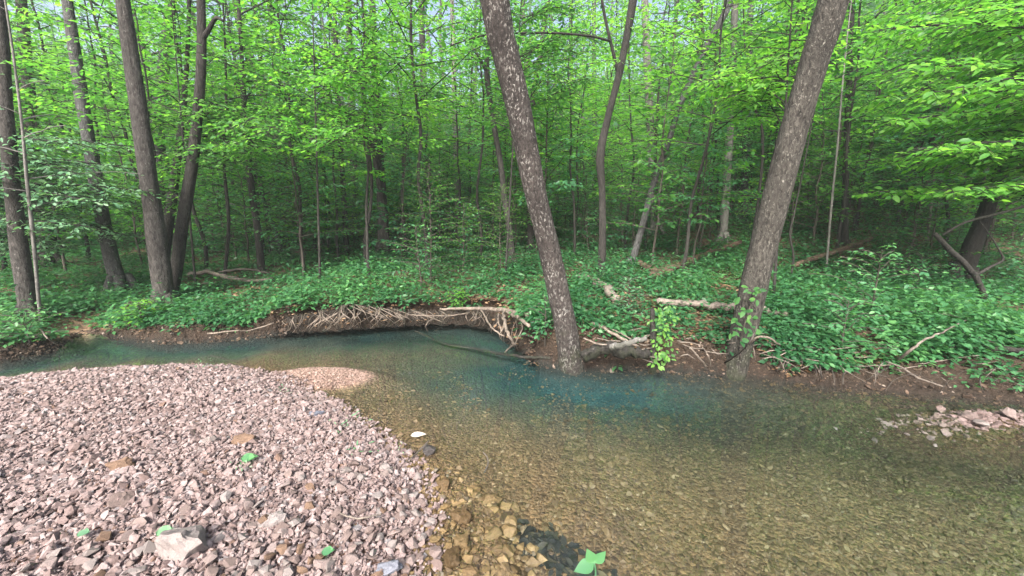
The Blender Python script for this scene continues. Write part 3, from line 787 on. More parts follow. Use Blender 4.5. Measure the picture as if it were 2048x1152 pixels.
for j, (lab, pts, bk, w) in enumerate([
    ('thin brown trunk beside the sturdy brown trunk, leaning slightly back', [(694, 506, 12), (688, 400, 11), (682, 300, 10), (676, 180, 9), (670, 40, 8)], 'bark_brown', 0),
    ('smooth pale brown trunk in the woods past the thin brown trunk', [(716, 478, 18), (711, 400, 16), (706, 300, 15), (701, 150, 14), (697, 0, 12)], 'bark_brown', 0),
    ('tall straight brown trunk rising centrally behind the fern floor', [(866, 476, 18), (860, 400, 17), (853, 290, 15), (848, 180, 14), (843, 40, 12)], 'bark_brown', 0),
    ('very straight pale slim trunk with a hairline top in the central woods', [(917, 486, 11), (914, 380, 11), (910, 260, 10), (907, 120, 10), (904, 0, 9)], 'bark_pale', 0),
    ('dark trunk leaning backward beside the arching understory tree', [(577, 476, 15), (566, 420, 13), (552, 350, 12), (540, 280, 11), (528, 180, 9)], 'bark_dark', 0),
    ('second of two dark parallel leaning trunks in the dim woods', [(600, 486, 12), (588, 420, 12), (573, 340, 11), (560, 250, 10), (548, 120, 9)], 'bark_dark', 0),
    ('grey trunk slanting upward through the pale forest gap beside the fork', [(1262, 530, 15), (1288, 440, 14), (1312, 350, 13), (1335, 290, 13), (1362, 205, 13), (1412, 95, 14), (1462, 0, 16)], 'bark_grey', 0),
    ('wide pale ghostly trunk standing behind the slanting grey trunk', [(1312, 470, 22), (1308, 380, 18), (1301, 260, 17), (1295, 140, 16), (1290, 20, 15)], 'bark_pale', 0),
    ('thin straight trunk just past the crooked forked tree toward the gap', [(1192, 452, 10), (1190, 350, 10), (1189, 240, 9), (1188, 100, 9)], 'bark_grey', 0),
    ('thin upright trunk between the lichen trunk and the forked tree', [(1144, 452, 10), (1142, 340, 10), (1143, 220, 9), (1142, 80, 8)], 'bark_brown', 0),
    ('dim trunk peeking out directly behind the lichen trunk', [(1062, 506, 15), (1060, 420, 14), (1062, 300, 13), (1066, 200, 12), (1082, 100, 10)], 'bark_brown', 0),
    ('wide faded trunk on the slope just beside the furrowed leaning trunk', [(1446, 480, 18), (1452, 380, 17), (1460, 260, 16), (1466, 140, 15), (1470, 0, 14)], 'bark_pale', 0),
    ('faded grey trunk nearly touching the furrowed leaning trunk', [(1488, 440, 16), (1490, 340, 15), (1496, 200, 14), (1500, 60, 12)], 'bark_grey', 0),
    ('hooked dark sapling curving over in front of the furrowed trunk', [(1500, 500, 5), (1514, 420, 6), (1524, 330, 6), (1524, 260, 6), (1512, 225, 5)], 'bark_dark', 1),
    ('slim white sapling with a crooked foot behind the furrowed trunk', [(1652, 545, 5), (1658, 470, 5), (1666, 380, 5), (1676, 280, 4.5), (1684, 180, 4)], 'bark_pale', 1),
    ('thin straight sapling by the burled trunk on the green slope', [(1762, 400, 8), (1764, 300, 8), (1766, 180, 7), (1768, 40, 6)], 'bark_grey', 0)]):
    photo_tree('sapling' if w else 'tree', lab, pts, bk, 15 if not w else 6, 5.5 if not w else 2.6, 14, 2.4 if not w else 1.2, 'leaf', .10, sides=10, seed=40 + j, cat='sapling' if w else 'tree')
for j, (x, yb, xt, yt, w) in enumerate([(449, 560, 452, 210, 8), (462, 490, 470, 150, 8), (425, 470, 400, 180, 5), (655, 500, 648, 220, 6), (632, 480, 610, 200, 6),
                                        (543, 520, 500, 180, 5), (1398, 500, 1404, 190, 6), (1420, 480, 1430, 180, 5), (1555, 470, 1560, 200, 6), (938, 470, 942, 200, 6),
                                        (985, 470, 990, 280, 5), (820, 470, 826, 150, 8), (1250, 500, 1262, 250, 5), (1580, 560, 1590, 420, 5), (200, 470, 210, 250, 6), (150, 480, 140, 260, 8)]):
    q = np.random.default_rng(90 + j)
    photo_tree('sapling', 'thin dark sapling pole among the others in the dim woods across the creek', [(x, yb, w), (x + (xt - x) * .3 + q.normal(0, 4), yb + (yt - yb) * .33, w), (x + (xt - x) * .6 + q.normal(0, 5), yb + (yt - yb) * .66, w * .9), (xt, yt, w * .75)],
               'bark_dark', 7, 2.2, 18, 1.5, ['leaf_under', 'leaf'][j % 2], .085, sides=7, seed=90 + j, cat='sapling', group='thin dark sapling poles across the creek')

# ------------------------------------------------------------------ woods behind: prototypes copied
def proto_tree(name, cat, label, group, H, r0, z0, nb, R, leaf, lsize, seed, bark, prof=None, step=.3, spacing=.09, twig=.7, up=.45):
    q = np.random.default_rng(seed)
    n = 14; t = np.linspace(0, 1, n)
    path = np.stack([np.cumsum(q.normal(0, .075, n)) * H * .1, np.cumsum(q.normal(0, .075, n)) * H * .1, t * H - .3 * (t == 0)], -1)
    radii = r0 * (1 - .9 * t) + .004
    radii[0] *= 1.3
    W, L = MB(), Leaves()
    P2, R2 = resample(path, radii, 26)
    W.add(*tube(P2, R2, 9, .12, seed))
    branches(P2, R2, q, z0, nb, R, L, W, lsize, step, spacing, twig, up, prof)
    root = thing(name, label, cat, (0, 0, 0), group)
    link('trunk', W.mesh('trunk', M[bark]), root)
    link('crown', L.mesh('crown', M[leaf]), root)
    return root
dome = lambda x: .55 + 1.3 * x * (1 - x) * 1.6 - .35 * x
canopy = [proto_tree('tree', 'tree', 'tall straight tree with high leafy crown in the deep woods across the creek', 'tall trees deep in the woods', q[0], q[1], q[2], q[3], q[4], q[5], .15, 200 + i, q[6], dome, .26, .08, .8)
          for i, q in enumerate([(17, .13, 4.5, 32, 3.0, 'leaf', 'bark_grey'), (20, .17, 6.0, 34, 3.4, 'leaf', 'bark_brown'), (15, .10, 3.2, 30, 2.8, 'leaf_bright', 'bark_grey'), (18, .12, 4.0, 32, 3.0, 'leaf', 'bark_dark')])]
under = [proto_tree('understory_tree', 'tree', 'small understory tree with flat leafy layers in the woods across the creek', 'small layered understory trees', q[0], q[1], q[2], q[3], q[4], q[5], .115, 300 + i, q[6], None, .14, .055, .6, .25)
         for i, q in enumerate([(6.5, .034, .7, 66, 2.3, 'leaf_bright', 'bark_dark'), (8.5, .042, .9, 76, 2.5, 'leaf', 'bark_grey'), (4.5, .024, .35, 60, 2.0, 'leaf_under', 'bark_dark'), (10.0, .048, 1.2, 84, 2.7, 'leaf', 'bark_dark'), (3.6, .02, .3, 54, 1.8, 'leaf', 'twig')])]
shrub = [proto_tree('shrub', 'shrub', 'low leafy shrub spreading over the forest floor across the creek', 'low shrubs on the forest floor', q[0], q[1], q[2], q[3], q[4], q[5], .075, 400 + i, 'twig', None, .10, .045, .34, .35)
         for i, q in enumerate([(1.3, .012, .15, 30, .9, 'leaf_under'), (.9, .01, .1, 24, .75, 'leaf_under'), (2.2, .016, .2, 44, 1.2, 'leaf_under'), (2.8, .018, .3, 50, 1.3, 'leaf')])]
taken = []
def place(protos, n, ymin, ymax, mind, seed, smin, smax, first=True, xlim=1.45, keep=None):
    q = np.random.default_rng(seed); used = [False] * len(protos); got = 0; tries = 0
    while got < n and tries < 40000:
        tries += 1
        Y = math.sqrt(q.uniform(ymin ** 2, ymax ** 2)); X = q.uniform(-xlim, xlim) * Y
        if keep and not keep(X, Y): continue
        if any((X - a) ** 2 + (Y - b) ** 2 < (mind * .5 * (1 + Y / 30)) ** 2 for a, b in taken): continue
        if seg_dist(np.array([[X, Y]]), FAR)[0] < .8: continue
        k = q.integers(len(protos)); taken.append((X, Y))
        z = gz(X, Y) - .03; s = q.uniform(smin, smax); tl = (q.normal(0, .04), q.normal(0, .04)); rz = q.uniform(0, 6.28)
        if not used[k]:
            used[k] = True; o = protos[k]
            o.location = (X, Y, z); o.rotation_euler = (tl[0], tl[1], rz); o.scale = (s, s, s)
        else: copy_thing(protos[k], (X, Y, z), rz, s, tilt=tl)
        got += 1
    for k, u in enumerate(used):
        if not u: protos[k].location = (0, 40 + k, gz(0, 40 + k))
place(canopy, 95, 11, 50, 2.0, 1, .85, 1.2)
taken = []
edge = [proto_tree('understory_tree', 'tree', 'slender understory tree with broad bright leaf layers near the creek bank', 'slender understory trees near the bank', q[0], q[1], q[2], q[3], q[4], q[5], .10, 350 + i, q[6], None, .12, .05, .6, .2)
        for i, q in enumerate([(6.5, .03, 2.3, 30, 2.6, 'leaf_bright', 'bark_dark'), (7.5, .032, 2.6, 34, 2.8, 'leaf', 'bark_dark'), (5.6, .026, 2.0, 26, 2.2, 'leaf_bright', 'bark_dark')])]
place(edge, 44, 6.6, 11, 1.5, 9, .85, 1.15)
taken = []
place(under, 250, 9.5, 38, 1.1, 2, .7, 1.15)
taken = []
leafy_s = [proto_tree('leafy_sapling', 'sapling', 'waist to head high leafy sapling filling the woods across the creek', 'leafy saplings filling the woods', q[0], q[1], q[2], q[3], q[4], q[5], .10, 450 + i, 'twig', None, .10, .05, .42, .3)
         for i, q in enumerate([(2.4, .012, .3, 40, 1.1, 'leaf_under'), (3.2, .015, .5, 46, 1.3, 'leaf'), (1.7, .01, .2, 34, .9, 'leaf_bright'), (4.2, .02, .9, 52, 1.6, 'leaf_under'), (3.6, .016, .6, 46, 1.4, 'leaf_bright')])]
place(leafy_s, 295, 7.4, 22, .7, 13, .75, 1.4)
taken = []
place(shrub, 295, 6.2, 30, .5, 3, .5, 1.25)

# far woods that read as one mass
q = np.random.default_rng(77)
n = 200000
ang = q.uniform(-1.05, 1.05, n); R_ = q.uniform(48, 66, n)
X, Y = np.sin(ang) * R_, np.cos(ang) * R_
hgt = 12 + 5 * wob(X, Y, .35, 2)
zz = q.uniform(0, 1, n) ** .8 * hgt
clump = wob(X, zz * 1.3, .8, 6) + .4 * q.normal(0, 1, n)
k = clump > -.25
X, Y, zz = X[k], Y[k], zz[k] + ground(np.stack([X[k], Y[k]], -1))[0]
m = len(X)
Lf = Leaves(); Lf.add(np.stack([X, Y, zz], -1), q.normal(0, 1, (m, 3)), np.array([0, -.3, 1]) + q.normal(0, .5, (m, 3)), q.uniform(.35, .75, m), np.clip(q.normal(.5, .25, m), 0, 1))
tag(link('distant_woods', Lf.mesh('distant_woods', M['leaf'])), 'distant wooded hillside closing off the view beyond the trees', None, kind='stuff')

# ------------------------------------------------------------------ ground cover
def herb_points(q, n):
    X, Y = [], []
    Yv = 3.6 + (q.uniform(0, 1, n) ** 2.0) * 26
    Xv = q.uniform(-1.45, 1.45, n) * Yv
    return np.stack([Xv, Yv], -1)
q = np.random.default_rng(5)
P = herb_points(q, 90000)
al = q.uniform(0, 1, 5000); seg_ = np.concatenate([[0], np.cumsum(np.linalg.norm(np.diff(FAR[1:-2], axis=0), axis=1))]); al *= seg_[-1]
LP = np.stack([np.interp(al, seg_, FAR[1:-2, 0]), np.interp(al, seg_, FAR[1:-2, 1])], -1)
LPu = LP[undercut(LP[:, 0]) > .6][:900]; LPu = LPu + np.stack([q.normal(0, .03, len(LPu)), q.normal(.19, .05, len(LPu))], -1)
k = (undercut(LP[:, 0]) < .3) & (LP[:, 0] < 2.6)
LP = LP[k]; LP = LP + np.stack([q.normal(0, .05, len(LP)), np.abs(q.normal(.05, .10, len(LP)))], -1)
LPr = np.stack([np.interp(al, seg_, FAR[1:-2, 0]), np.interp(al, seg_, FAR[1:-2, 1])], -1); LPr = LPr[LPr[:, 0] > 2.5]
LPr = LPr + np.stack([q.normal(0, .1, len(LPr)), np.abs(q.normal(.25, .25, len(LPr)))], -1)
P = np.vstack([P, LP, LPu, LPr])
z, zn, df, dn, pool = ground(P)[:5]
cov = wob(P[:, 0], P[:, 1], 1.6, 8) + .5 * wob(P[:, 0], P[:, 1], 4.5, 9)
dens = np.clip(.62 + .62 * cov, .06, 1) * sstep(.02 + .12 * undercut(P[:, 0]), .2 + .12 * undercut(P[:, 0]), df + .08 * wob(P[:, 0], P[:, 1], 5, 1))
rootzone = np.exp(-((P[:, 0] - 1.6) / .9) ** 2) * (df < .75)
rightd = sstep(2.6, 3.4, P[:, 0]) * (df < .7)
dens *= (1 - .7 * rootzone) * (1 - .5 * rightd)
inl = np.exp(-((P[:, 0] - INLET[0]) / .35) ** 2 - ((P[:, 1] - INLET[1]) / .5) ** 2)
dens *= 1 - .9 * inl
k = (zn == 0) & (q.uniform(0, 1, len(P)) < dens)
P, z, cov = P[k], z[k], cov[k]
n = len(P)
edge_h = (df[k] < .25) & (undercut(P[:, 0]) < .3)
h = np.clip(q.lognormal(math.log(.115), .6, n) * (1 + .5 * cov), .03, .50)
m = 6
az = q.uniform(0, 6.28, n)[:, None] + np.arange(m)[None] * 2.4 + q.normal(0, .3, (n, m))
f = (np.arange(m) + 1.0)[None] / m
rad_ = (.25 + .5 * q.uniform(0, 1, (n, m))) * h[:, None] * .8
pos = np.stack([P[:, 0, None] + np.cos(az) * rad_, P[:, 1, None] + np.sin(az) * rad_, z[:, None] + h[:, None] * (.35 + .65 * f) * (1 - .5 * edge_h[:, None])], -1).reshape(-1, 3)
dd = np.stack([np.cos(az), np.sin(az), q.uniform(-.5, .25, (n, m))], -1).reshape(-1, 3)
nn = np.array([0, 0, 1]) + q.normal(0, .35, (n * m, 3))
sz = np.repeat(.038 + .03 * q.uniform(0, 1, n) + .0022 * P[:, 1], m) * q.uniform(.7, 1.3, n * m)
tn = np.clip(np.repeat(.42 + .26 * wob(P[:, 0], P[:, 1], 1.1, 12) + .14 * wob(P[:, 0], P[:, 1], 3.7, 2) + q.normal(0, .12, n), m) + q.normal(0, .1, n * m), 0, 1)
Lf = Leaves(); Lf.add(pos, dd, nn, sz, tn)
tag(link('ground_cover', Lf.mesh('ground_cover', M['herb'])), 'dense low green herbs carpeting the forest floor across the creek', None, kind='stuff')
# leaf litter and twigs on the soil
P = np.vstack([herb_points(q, 16000), np.stack([q.uniform(-5.5, 5.5, 9000), q.uniform(3.6, 7, 9000)], -1)]); z, zn, df = ground(P)[:3]; k = (zn == 0) & (df > .03) & (P[:, 1] < 14); P, z = P[k], z[k]; n = len(P)
Lf = Leaves(); Lf.add(np.stack([P[:, 0], P[:, 1], z + .012 + q.uniform(0, .012, n)], -1), q.normal(0, 1, (n, 3)) * [1, 1, .1], np.array([0, 0, 1]) + q.normal(0, .25, (n, 3)), q.uniform(.04, .08, n), q.uniform(0, 1, n))
M['litter'] = leaf_mat('dead_leaf', (.06, .035, .02), (.16, .10, .06), (.30, .21, .14), .1, .8, .15)
tag(link('leaf_litter', Lf.mesh('leaf_litter', M['litter'])), 'brown dead leaves scattered on the forest floor', None, kind='stuff')

M['clod'] = stone_mat('soil_clod', 'attr', [(0, (.018, .013, .010)), (.6, (.055, .038, .028)), (.92, (.10, .07, .05)), (1, (.2, .17, .15))])
al = q.uniform(0, 1, 9000) * seg_[-1]
P = np.stack([np.interp(al, seg_, FAR[1:-2, 0]), np.interp(al, seg_, FAR[1:-2, 1])], -1)
P = P + np.stack([q.normal(0, .03, len(P)), np.abs(q.normal(0, .16, len(P))) * (1 + 2.5 * sstep(2.0, 3.2, P[:, 0])) - .02], -1)
z, zn, df = ground(P)[:3]; k = (zn == 0) | (df < .03); P, z = P[k], z[k]
sz_ = np.clip(q.lognormal(math.log(.022), .5, len(P)), .006, .07)
k = undercut(P[:, 0]) < .5
tag(link('clods', scatter_rocks(q, np.stack([P[k, 0], P[k, 1], z[k] + .1 * sz_[k]], -1), sz_[k], .5, M['clod'], 'bank_clods', q.uniform(0, 1, int(k.sum())))), 'crumbled dark soil and small stones along the cut bank', None, kind='stuff')

# ------------------------------------------------------------------ fallen wood, roots, sticks
def px_stick(name, label, pts, mat, cat, lift=0.0, seed=1, sides=7, rough=.12, group=None, kids=(), n=16, Y=None, parent=None):
    """a piece of wood whose picture points (x, y, width[, height above ground]) lie on the ground or at a height above it"""
    path, rr_ = [], []
    for p in pts:
        x, y, w = p[:3]; hgt_ = p[3] if len(p) > 3 else 0.0
        if Y is not None: q_ = at_y(x, y, Y + hgt_)
        else:
            q_ = on_ground(x, y)
            if hgt_: q_ = q_ + (np.array([0, 0, CAM_H]) - q_) * (hgt_ / max(.2, CAM_H - q_[2]))
        path.append(q_); rr_.append(rad(w, q_) * (.85 if mat == 'root' else 1))
    path = np.array(path); base = path[0].copy()
    sp = smooth_path(path - base, n)
    q2 = np.random.default_rng(seed)
    sp = sp + q2.normal(0, .30, sp.shape) * np.mean(rr_)
    sp[:, 2] += np.mean(rr_) * .6 + lift
    W = MB(); W.add(*tube(sp, np.interp(np.linspace(0, 1, n), np.linspace(0, 1, len(rr_)), rr_), sides, rough, seed))
    me = W.mesh(name, M[mat])
    o = link(name, me, None, base)
    return tag(o, label, cat, group)
px_stick('fallen_log', 'short bent grey log lying in the green herbs beside the slim forked tree', [(1160, 556, 12, .06), (1185, 566, 16, .05), (1208, 580, 18, .05), (1232, 604, 17, .02)], 'deadwood', 'log', seed=1, sides=12)
px_stick('fallen_log', 'long straight weathered log lying behind the furrowed leaning trunk', [(1312, 607, 12, .05), (1380, 611, 15, .06), (1450, 618, 16, .06), (1520, 626, 15, .05), (1578, 634, 11, .03)], 'deadwood', 'log', seed=2, sides=14, n=24)
px_stick('fallen_log', 'thick rotten reddish log sloping up through the herbs from a torn root end', [(1300, 556, 18, .06), (1335, 548, 17, .06), (1385, 524, 14, .05), (1435, 503, 10, .04), (1480, 490, 9, .05)], 'rotten', 'log', seed=3, sides=16, n=28, rough=.3)
px_stick('fallen_log', 'dark rotten log end with a reddish cavity beside the sloping rotten log', [(1278, 530, 11, .1), (1310, 545, 15, .08), (1345, 535, 9, .1)], 'rotten', 'log', seed=4, sides=14, n=18, rough=.35)
px_stick('fallen_log', 'half buried brown log on the slope behind the furrowed trunk', [(1585, 535, 12, .05), (1640, 515, 12, .08), (1700, 496, 12, .08), (1745, 480, 10, .05)], 'rotten', 'log', seed=5, sides=12, n=20, rough=.2)
px_stick('fallen_branch', 'long crooked grey branch lying beyond the clump of stems', [(372, 552, 8, .06), (415, 546, 10, .1), (450, 556, 11, .1), (495, 564, 10, .08), (545, 560, 6, .06)], 'deadwood', 'branch', seed=6, n=22)
px_stick('fallen_branch', 'thin branch at the foot of the clump pointing to the open floor', [(362, 585, 5, .03), (400, 570, 6, .05), (440, 565, 4, .05)], 'deadwood', 'branch', seed=7)
px_stick('fallen_branch', 'dark dead branch sprawled in the brush pile behind the grey branch', [(440, 545, 5, .15), (490, 540, 6, .2), (540, 548, 5, .15)], 'twig', 'branch', seed=8)
px_stick('fallen_log', 'mossy log lying flat along the waterline between the two leaning trunks', [(1168, 716, 24, .08), (1215, 712, 25, .08), (1262, 712, 22, .08), (1300, 714, 16, .08)], 'bark_dark', 'log', seed=9, sides=14, n=20)
px_stick('driftwood', 'pale bark driftwood log propped on the bank above the mossy log', [(1222, 702, 13, .16), (1255, 692, 13, .2), (1292, 680, 9, .22)], 'bark_pale', 'driftwood', seed=10, sides=10)
px_stick('exposed_root', 'thick pale root running along the lip of the undercut bank', [(880, 622, 5, .05), (930, 619, 8, .06), (975, 620, 10, .06), (1010, 624, 11, .06), (1060, 634, 13, .05)], 'root', 'root', seed=11, n=24)
px_stick('exposed_root', 'forked pale root curving from the bank lip down into the pool', [(1006, 624, 8, .06), (1009, 645, 8, .14), (1016, 668, 8, .2), (1027, 692, 6, .1)], 'root', 'root', seed=12)
px_stick('exposed_root', 'straight pale root slanting off the thick lip root toward the herbs', [(1012, 626, 8, .07), (1036, 638, 9, .1), (1058, 655, 8, .12)], 'root', 'root', seed=13)
px_stick('exposed_root', 'thin hooked root hanging from the lip beside the forked pale root', [(998, 628, 4, .05), (997, 645, 4, .12), (1003, 666, 4, .16)], 'root', 'root', seed=14)
px_stick('fallen_branch', 'thin white branch dropping from the lip to the pool with a kink', [(958, 612, 4, .02), (972, 638, 4, .18), (986, 660, 4, .25), (1008, 674, 3, .2)], 'root', 'branch', seed=15)
px_stick('fallen_branch', 'pale stick along the dark hollow of the undercut bank', [(822, 631, 3, .1), (852, 633, 4, .15), (900, 632, 3.5, .12), (935, 628, 2.5, .1)], 'root', 'branch', seed=16)
px_stick('fallen_branch', 'crooked twig dipping from the hollow into the pool', [(868, 636, 3, .14), (852, 652, 3, .2), (856, 664, 3, .1)], 'root', 'branch', seed=17)
px_stick('sunken_branch', 'long dark branch half sunk across the deep pool', [(830, 664, 4, .04), (885, 688, 5, .03), (960, 702, 6, .02), (1040, 714, 6, .02), (1100, 728, 5, .0)], 'bark_dark', 'branch', seed=18, n=26)
px_stick('sunken_branch', 'short grey stick rising from the pool to the forked root', [(1010, 706, 4, .02), (1020, 696, 4, .06), (1030, 690, 4, .1)], 'root', 'branch', seed=19)
px_stick('fallen_branch', 'white forked branch slanting up the dirt bank', [(1795, 722, 9, .03), (1815, 706, 8, .1), (1838, 688, 6, .14), (1880, 668, 5, .14), (1925, 645, 4, .14), (1962, 624, 3, .1)], 'deadwood', 'branch', seed=20, n=24)
px_stick('fallen_branch', 'bleached branch sliding down the dirt bank into the dark water', [(1772, 726, 5, .03), (1805, 740, 5, .05), (1835, 758, 5, .05), (1885, 774, 4, .03)], 'deadwood', 'branch', seed=21)
px_stick('fallen_log', 'long dark sunken log lying along the top of the dirt bank', [(1890, 700, 14, .03), (1960, 700, 16, .04), (2080, 706, 18, .04)], 'bark_dark', 'log', seed=22, sides=12)
px_stick('fallen_branch', 'thin stick crossing the herbs above the dirt bank', [(1900, 660, 3, .06), (1960, 676, 3, .08), (2012, 696, 3, .05)], 'deadwood', 'branch', seed=23)
px_stick('fallen_branch', 'slim pole leaning from the water edge up to the furrowed trunk', [(1448, 738, 4, .04), (1478, 715, 4.5, .2), (1503, 680, 4, .3), (1516, 640, 3, .35)], 'twig', 'branch', seed=24)
px_stick('fallen_branch', 'pale stick sliding down the bank beside the furrowed trunk', [(1378, 698, 4, .06), (1395, 722, 5, .08), (1413, 745, 4, .03)], 'root', 'branch', seed=25)
px_stick('fallen_branch', 'second pale stick meeting the first at the water edge', [(1404, 700, 3, .06), (1416, 722, 4, .1), (1421, 742, 3, .04)], 'root', 'branch', seed=26)
px_stick('exposed_root', 'curved pale root arching beside the foot of the furrowed trunk', [(1500, 690, 5, .06), (1515, 676, 6, .1), (1535, 676, 6, .08), (1560, 692, 4, .04)], 'root', 'root', seed=27)
px_stick('exposed_root', 'long root sloping across the bare soil beside the lichen trunk', [(1160, 640, 6, .04), (1200, 655, 8, .05), (1240, 680, 8, .05), (1275, 700, 6, .04)], 'root', 'root', seed=28)
px_stick('exposed_root', 'thin root crossing the sloping long root on bare soil', [(1200, 650, 3, .05), (1235, 665, 3.5, .06), (1268, 684, 3, .05)], 'root', 'root', seed=29)
px_stick('exposed_root', 'looping root just above the mossy waterline log', [(1166, 682, 4, .08), (1190, 688, 5, .1), (1225, 698, 4, .08)], 'root', 'root', seed=30)
px_stick('fallen_branch', 'pale stick poking from the fern mound down to the water', [(82, 660, 4, .1), (95, 678, 4, .15), (116, 696, 3, .04)], 'deadwood', 'branch', seed=31)
px_stick('fallen_branch', 'stick lying along the waterline below the clump of stems', [(415, 670, 5, .06), (470, 668, 4, .1), (500, 668, 3, .08), (548, 652, 4, .06)], 'root', 'branch', seed=32)
px_stick('fallen_branch', 'dark twig bending over the shallows beside the gravel edge', [(812, 925, 3, .03), (835, 905, 3.5, .06), (858, 884, 3, .1)], 'twig', 'twig', seed=33)
px_stick('fallen_branch', 'crooked twig standing in the clear brown shallows', [(968, 948, 3, 0), (976, 930, 3, .05), (974, 915, 3, .1), (966, 905, 2.5, .13)], 'twig', 'twig', seed=34)
px_stick('fallen_branch', 'weathered twig lying on the lower gravel beside pale stones', [(680, 1030, 3, .04), (720, 1038, 4, .06), (765, 1032, 3, .05)], 'deadwood', 'twig', seed=35)
q = np.random.default_rng(8)
for j in range(90):                       # hanging roots of the undercut bank
    x0 = q.uniform(575, 830) if j < 66 else q.uniform(840, 1050); yb = np.interp(x0, [560, 700, 830, 960, 1050], [640, 608, 622, 622, 640])
    dx = q.normal(0, 38) if j < 66 else q.normal(0, 10)
    w = min(4.0, q.lognormal(.45, .45))
    y2 = np.interp(np.clip(x0 + dx, 0, 1060), [560, 700, 830, 960, 1020, 1060], [668, 660, 652, 652, 695, 712])
    fw = q.uniform(.05, .25)
    px_stick('bank_root', 'thin bare pale root tangled in the dark hollow of the undercut bank',
             [(x0, yb, w, .03), (x0 + dx * .4 + q.normal(0, 6), yb + (y2 - yb) * .35, w, fw), (x0 + dx * .8 + q.normal(0, 6), yb + (y2 - yb) * .75, w * .8, fw), (x0 + dx, y2, w * .5, .04)],
             'root', 'root', seed=100 + j, sides=5, group='tangled roots of the undercut bank', n=10)
rb = on_ground(700, 612); W = MB()      # hair roots of the undercut
for j in range(700):
    x0 = q.uniform(570, 1055); yb = np.interp(x0, [560, 700, 830, 960, 1050], [642, 611, 624, 624, 641]) + q.normal(0, 3)
    p0 = on_ground(x0, yb); ln = q.uniform(.05, .24)
    p = np.array([p0, p0 + [q.normal(0, .03), -.03, -ln * .4], p0 + [q.normal(0, .06), -.03 + q.normal(0, .03), -ln]]) - rb
    W.add(*tube(smooth_path(p, 5), np.linspace(.0028, .001, 5), 3, cap=False))
tag(link('rootlets', W.mesh('rootlets', M['twig']), None, rb), 'fine hair roots hanging in the hollow of the undercut bank', None, kind='stuff')
for j in range(64):                       # small sticks lying about on the far bank
    x, y = q.uniform(1170, 2000), q.uniform(655, 725)
    if x > 1600: y += 20
    a, ln = q.normal(0, .5), q.uniform(20, 60)
    px_stick('twig', 'small bare twig lying on the soil of the far bank', [(x, y, 2, .03), (x + ln * .5 * math.cos(a), y + ln * .3 * math.sin(a) + q.normal(0, 2), 2.4, .04), (x + ln * math.cos(a), y + ln * .5 * math.sin(a), 1.4, .03)],
             'deadwood', 'twig', seed=200 + j, sides=5, group='small twigs on the far bank', n=7)
# broken stump at the edge and the ivy covered stub
bs = on_ground(1962, 612)
t = thing('broken_stump', 'black broken stump with bent dead limbs at the edge of the view', 'stump', bs)
Yb = bs[1]
for nm, pts in (('trunk', [(1966, 612, 14), (1968, 590, 15), (1955, 560, 15), (1946, 545, 18)]), ('branch', [(1946, 548, 16), (1925, 522, 15), (1900, 500, 15), (1874, 472, 14), (1868, 468, 7)]),
                ('branch', [(1950, 552, 9), (1980, 534, 8), (2006, 520, 7), (1998, 500, 4), (1980, 470, 3.5), (1958, 440, 3)]), ('branch', [(1885, 470, 6), (1930, 445, 8), (1985, 430, 8), (2050, 412, 8), (2110, 395, 7)])):
    pp = np.array([at_y(x, y, Yb) - bs for x, y, w in pts]); rr_ = [rad(w, p + bs) for (x, y, w), p in zip(pts, pp)]
    W = MB(); sp = smooth_path(pp, 16); W.add(*tube(sp, np.interp(np.linspace(0, 1, 16), np.linspace(0, 1, len(rr_)), rr_), 8, .15, 3)); link(nm, W.mesh(nm, M['bark_dark']), t)
def leafy(name, label, cat, base, path, mat, lsize, n, spread, seed, tmpl=LEAF7, stem='twig', group=None, wood_r=.006, lit=.6, up=.3):
    q = np.random.default_rng(seed)
    root = thing(name, label, cat, base, group)
    sp = smooth_path(path, 10); W = MB(); W.add(*tube(sp, np.linspace(wood_r, wood_r * .4, 10), 5))
    link('stem', W.mesh('stem', M[stem]), root)
    k = q.integers(2, 10, n); p = sp[k] + q.normal(0, spread, (n, 3)); p[:, 2] = np.maximum(p[:, 2], .01)
    d = p - sp[k] + q.normal(0, .03, (n, 3)); L = Leaves()
    L.add(p, d + [0, 0, -.02], np.array([0, -.35, 1]) + q.normal(0, .35, (n, 3)), lsize * q.uniform(.6, 1.2, n), np.clip(q.normal(lit, .2, n), 0, 1))
    link('leaves', L.mesh('leaves', M[mat], tmpl), root)
    return root
for j in range(34):                       # roots and debris at the foot of the dirt bank
    x0 = q.uniform(1500, 2040); yb = np.interp(x0, [1480, 1650, 1850, 2060], [722, 742, 752, 762]) - q.uniform(0, 26); dx = q.normal(0, 45); w = min(4.2, q.lognormal(.6, .45))
    px_stick('bank_root', 'dirty bare root or stick straggling down the dirt bank past the furrowed trunk', [(x0, yb, w, .03), (x0 + dx * .5 + q.normal(0, 6), yb + 14, w, q.uniform(.03, .12)), (x0 + dx, yb + q.uniform(24, 40), w * .5, .03)],
             'twig' if j % 3 else 'deadwood', 'root', seed=400 + j, sides=5, group='roots and sticks on the dirt bank', n=9)
b = on_ground(1304, 738) + [0, -.02, 0]
st = thing('ivy_stump', 'broken upright stub at the water edge wrapped in bright green vine leaves', 'stump', b)
W = MB(); W.add(*tube(smooth_path(np.array([[0, 0, -.1], [-.01, 0, .2], [-.03, 0, .42], [-.04, .01, .62]]), 14), np.linspace(.035, .022, 14), 12, .35, 4)); link('trunk', W.mesh('trunk', M['bark_dark']), st)
L = Leaves(); n = 150
f = q.uniform(0, 1, n); p = np.stack([.05 + q.normal(0, .06, n), -.07 + q.normal(0, .04, n), .06 + f * .62], -1)
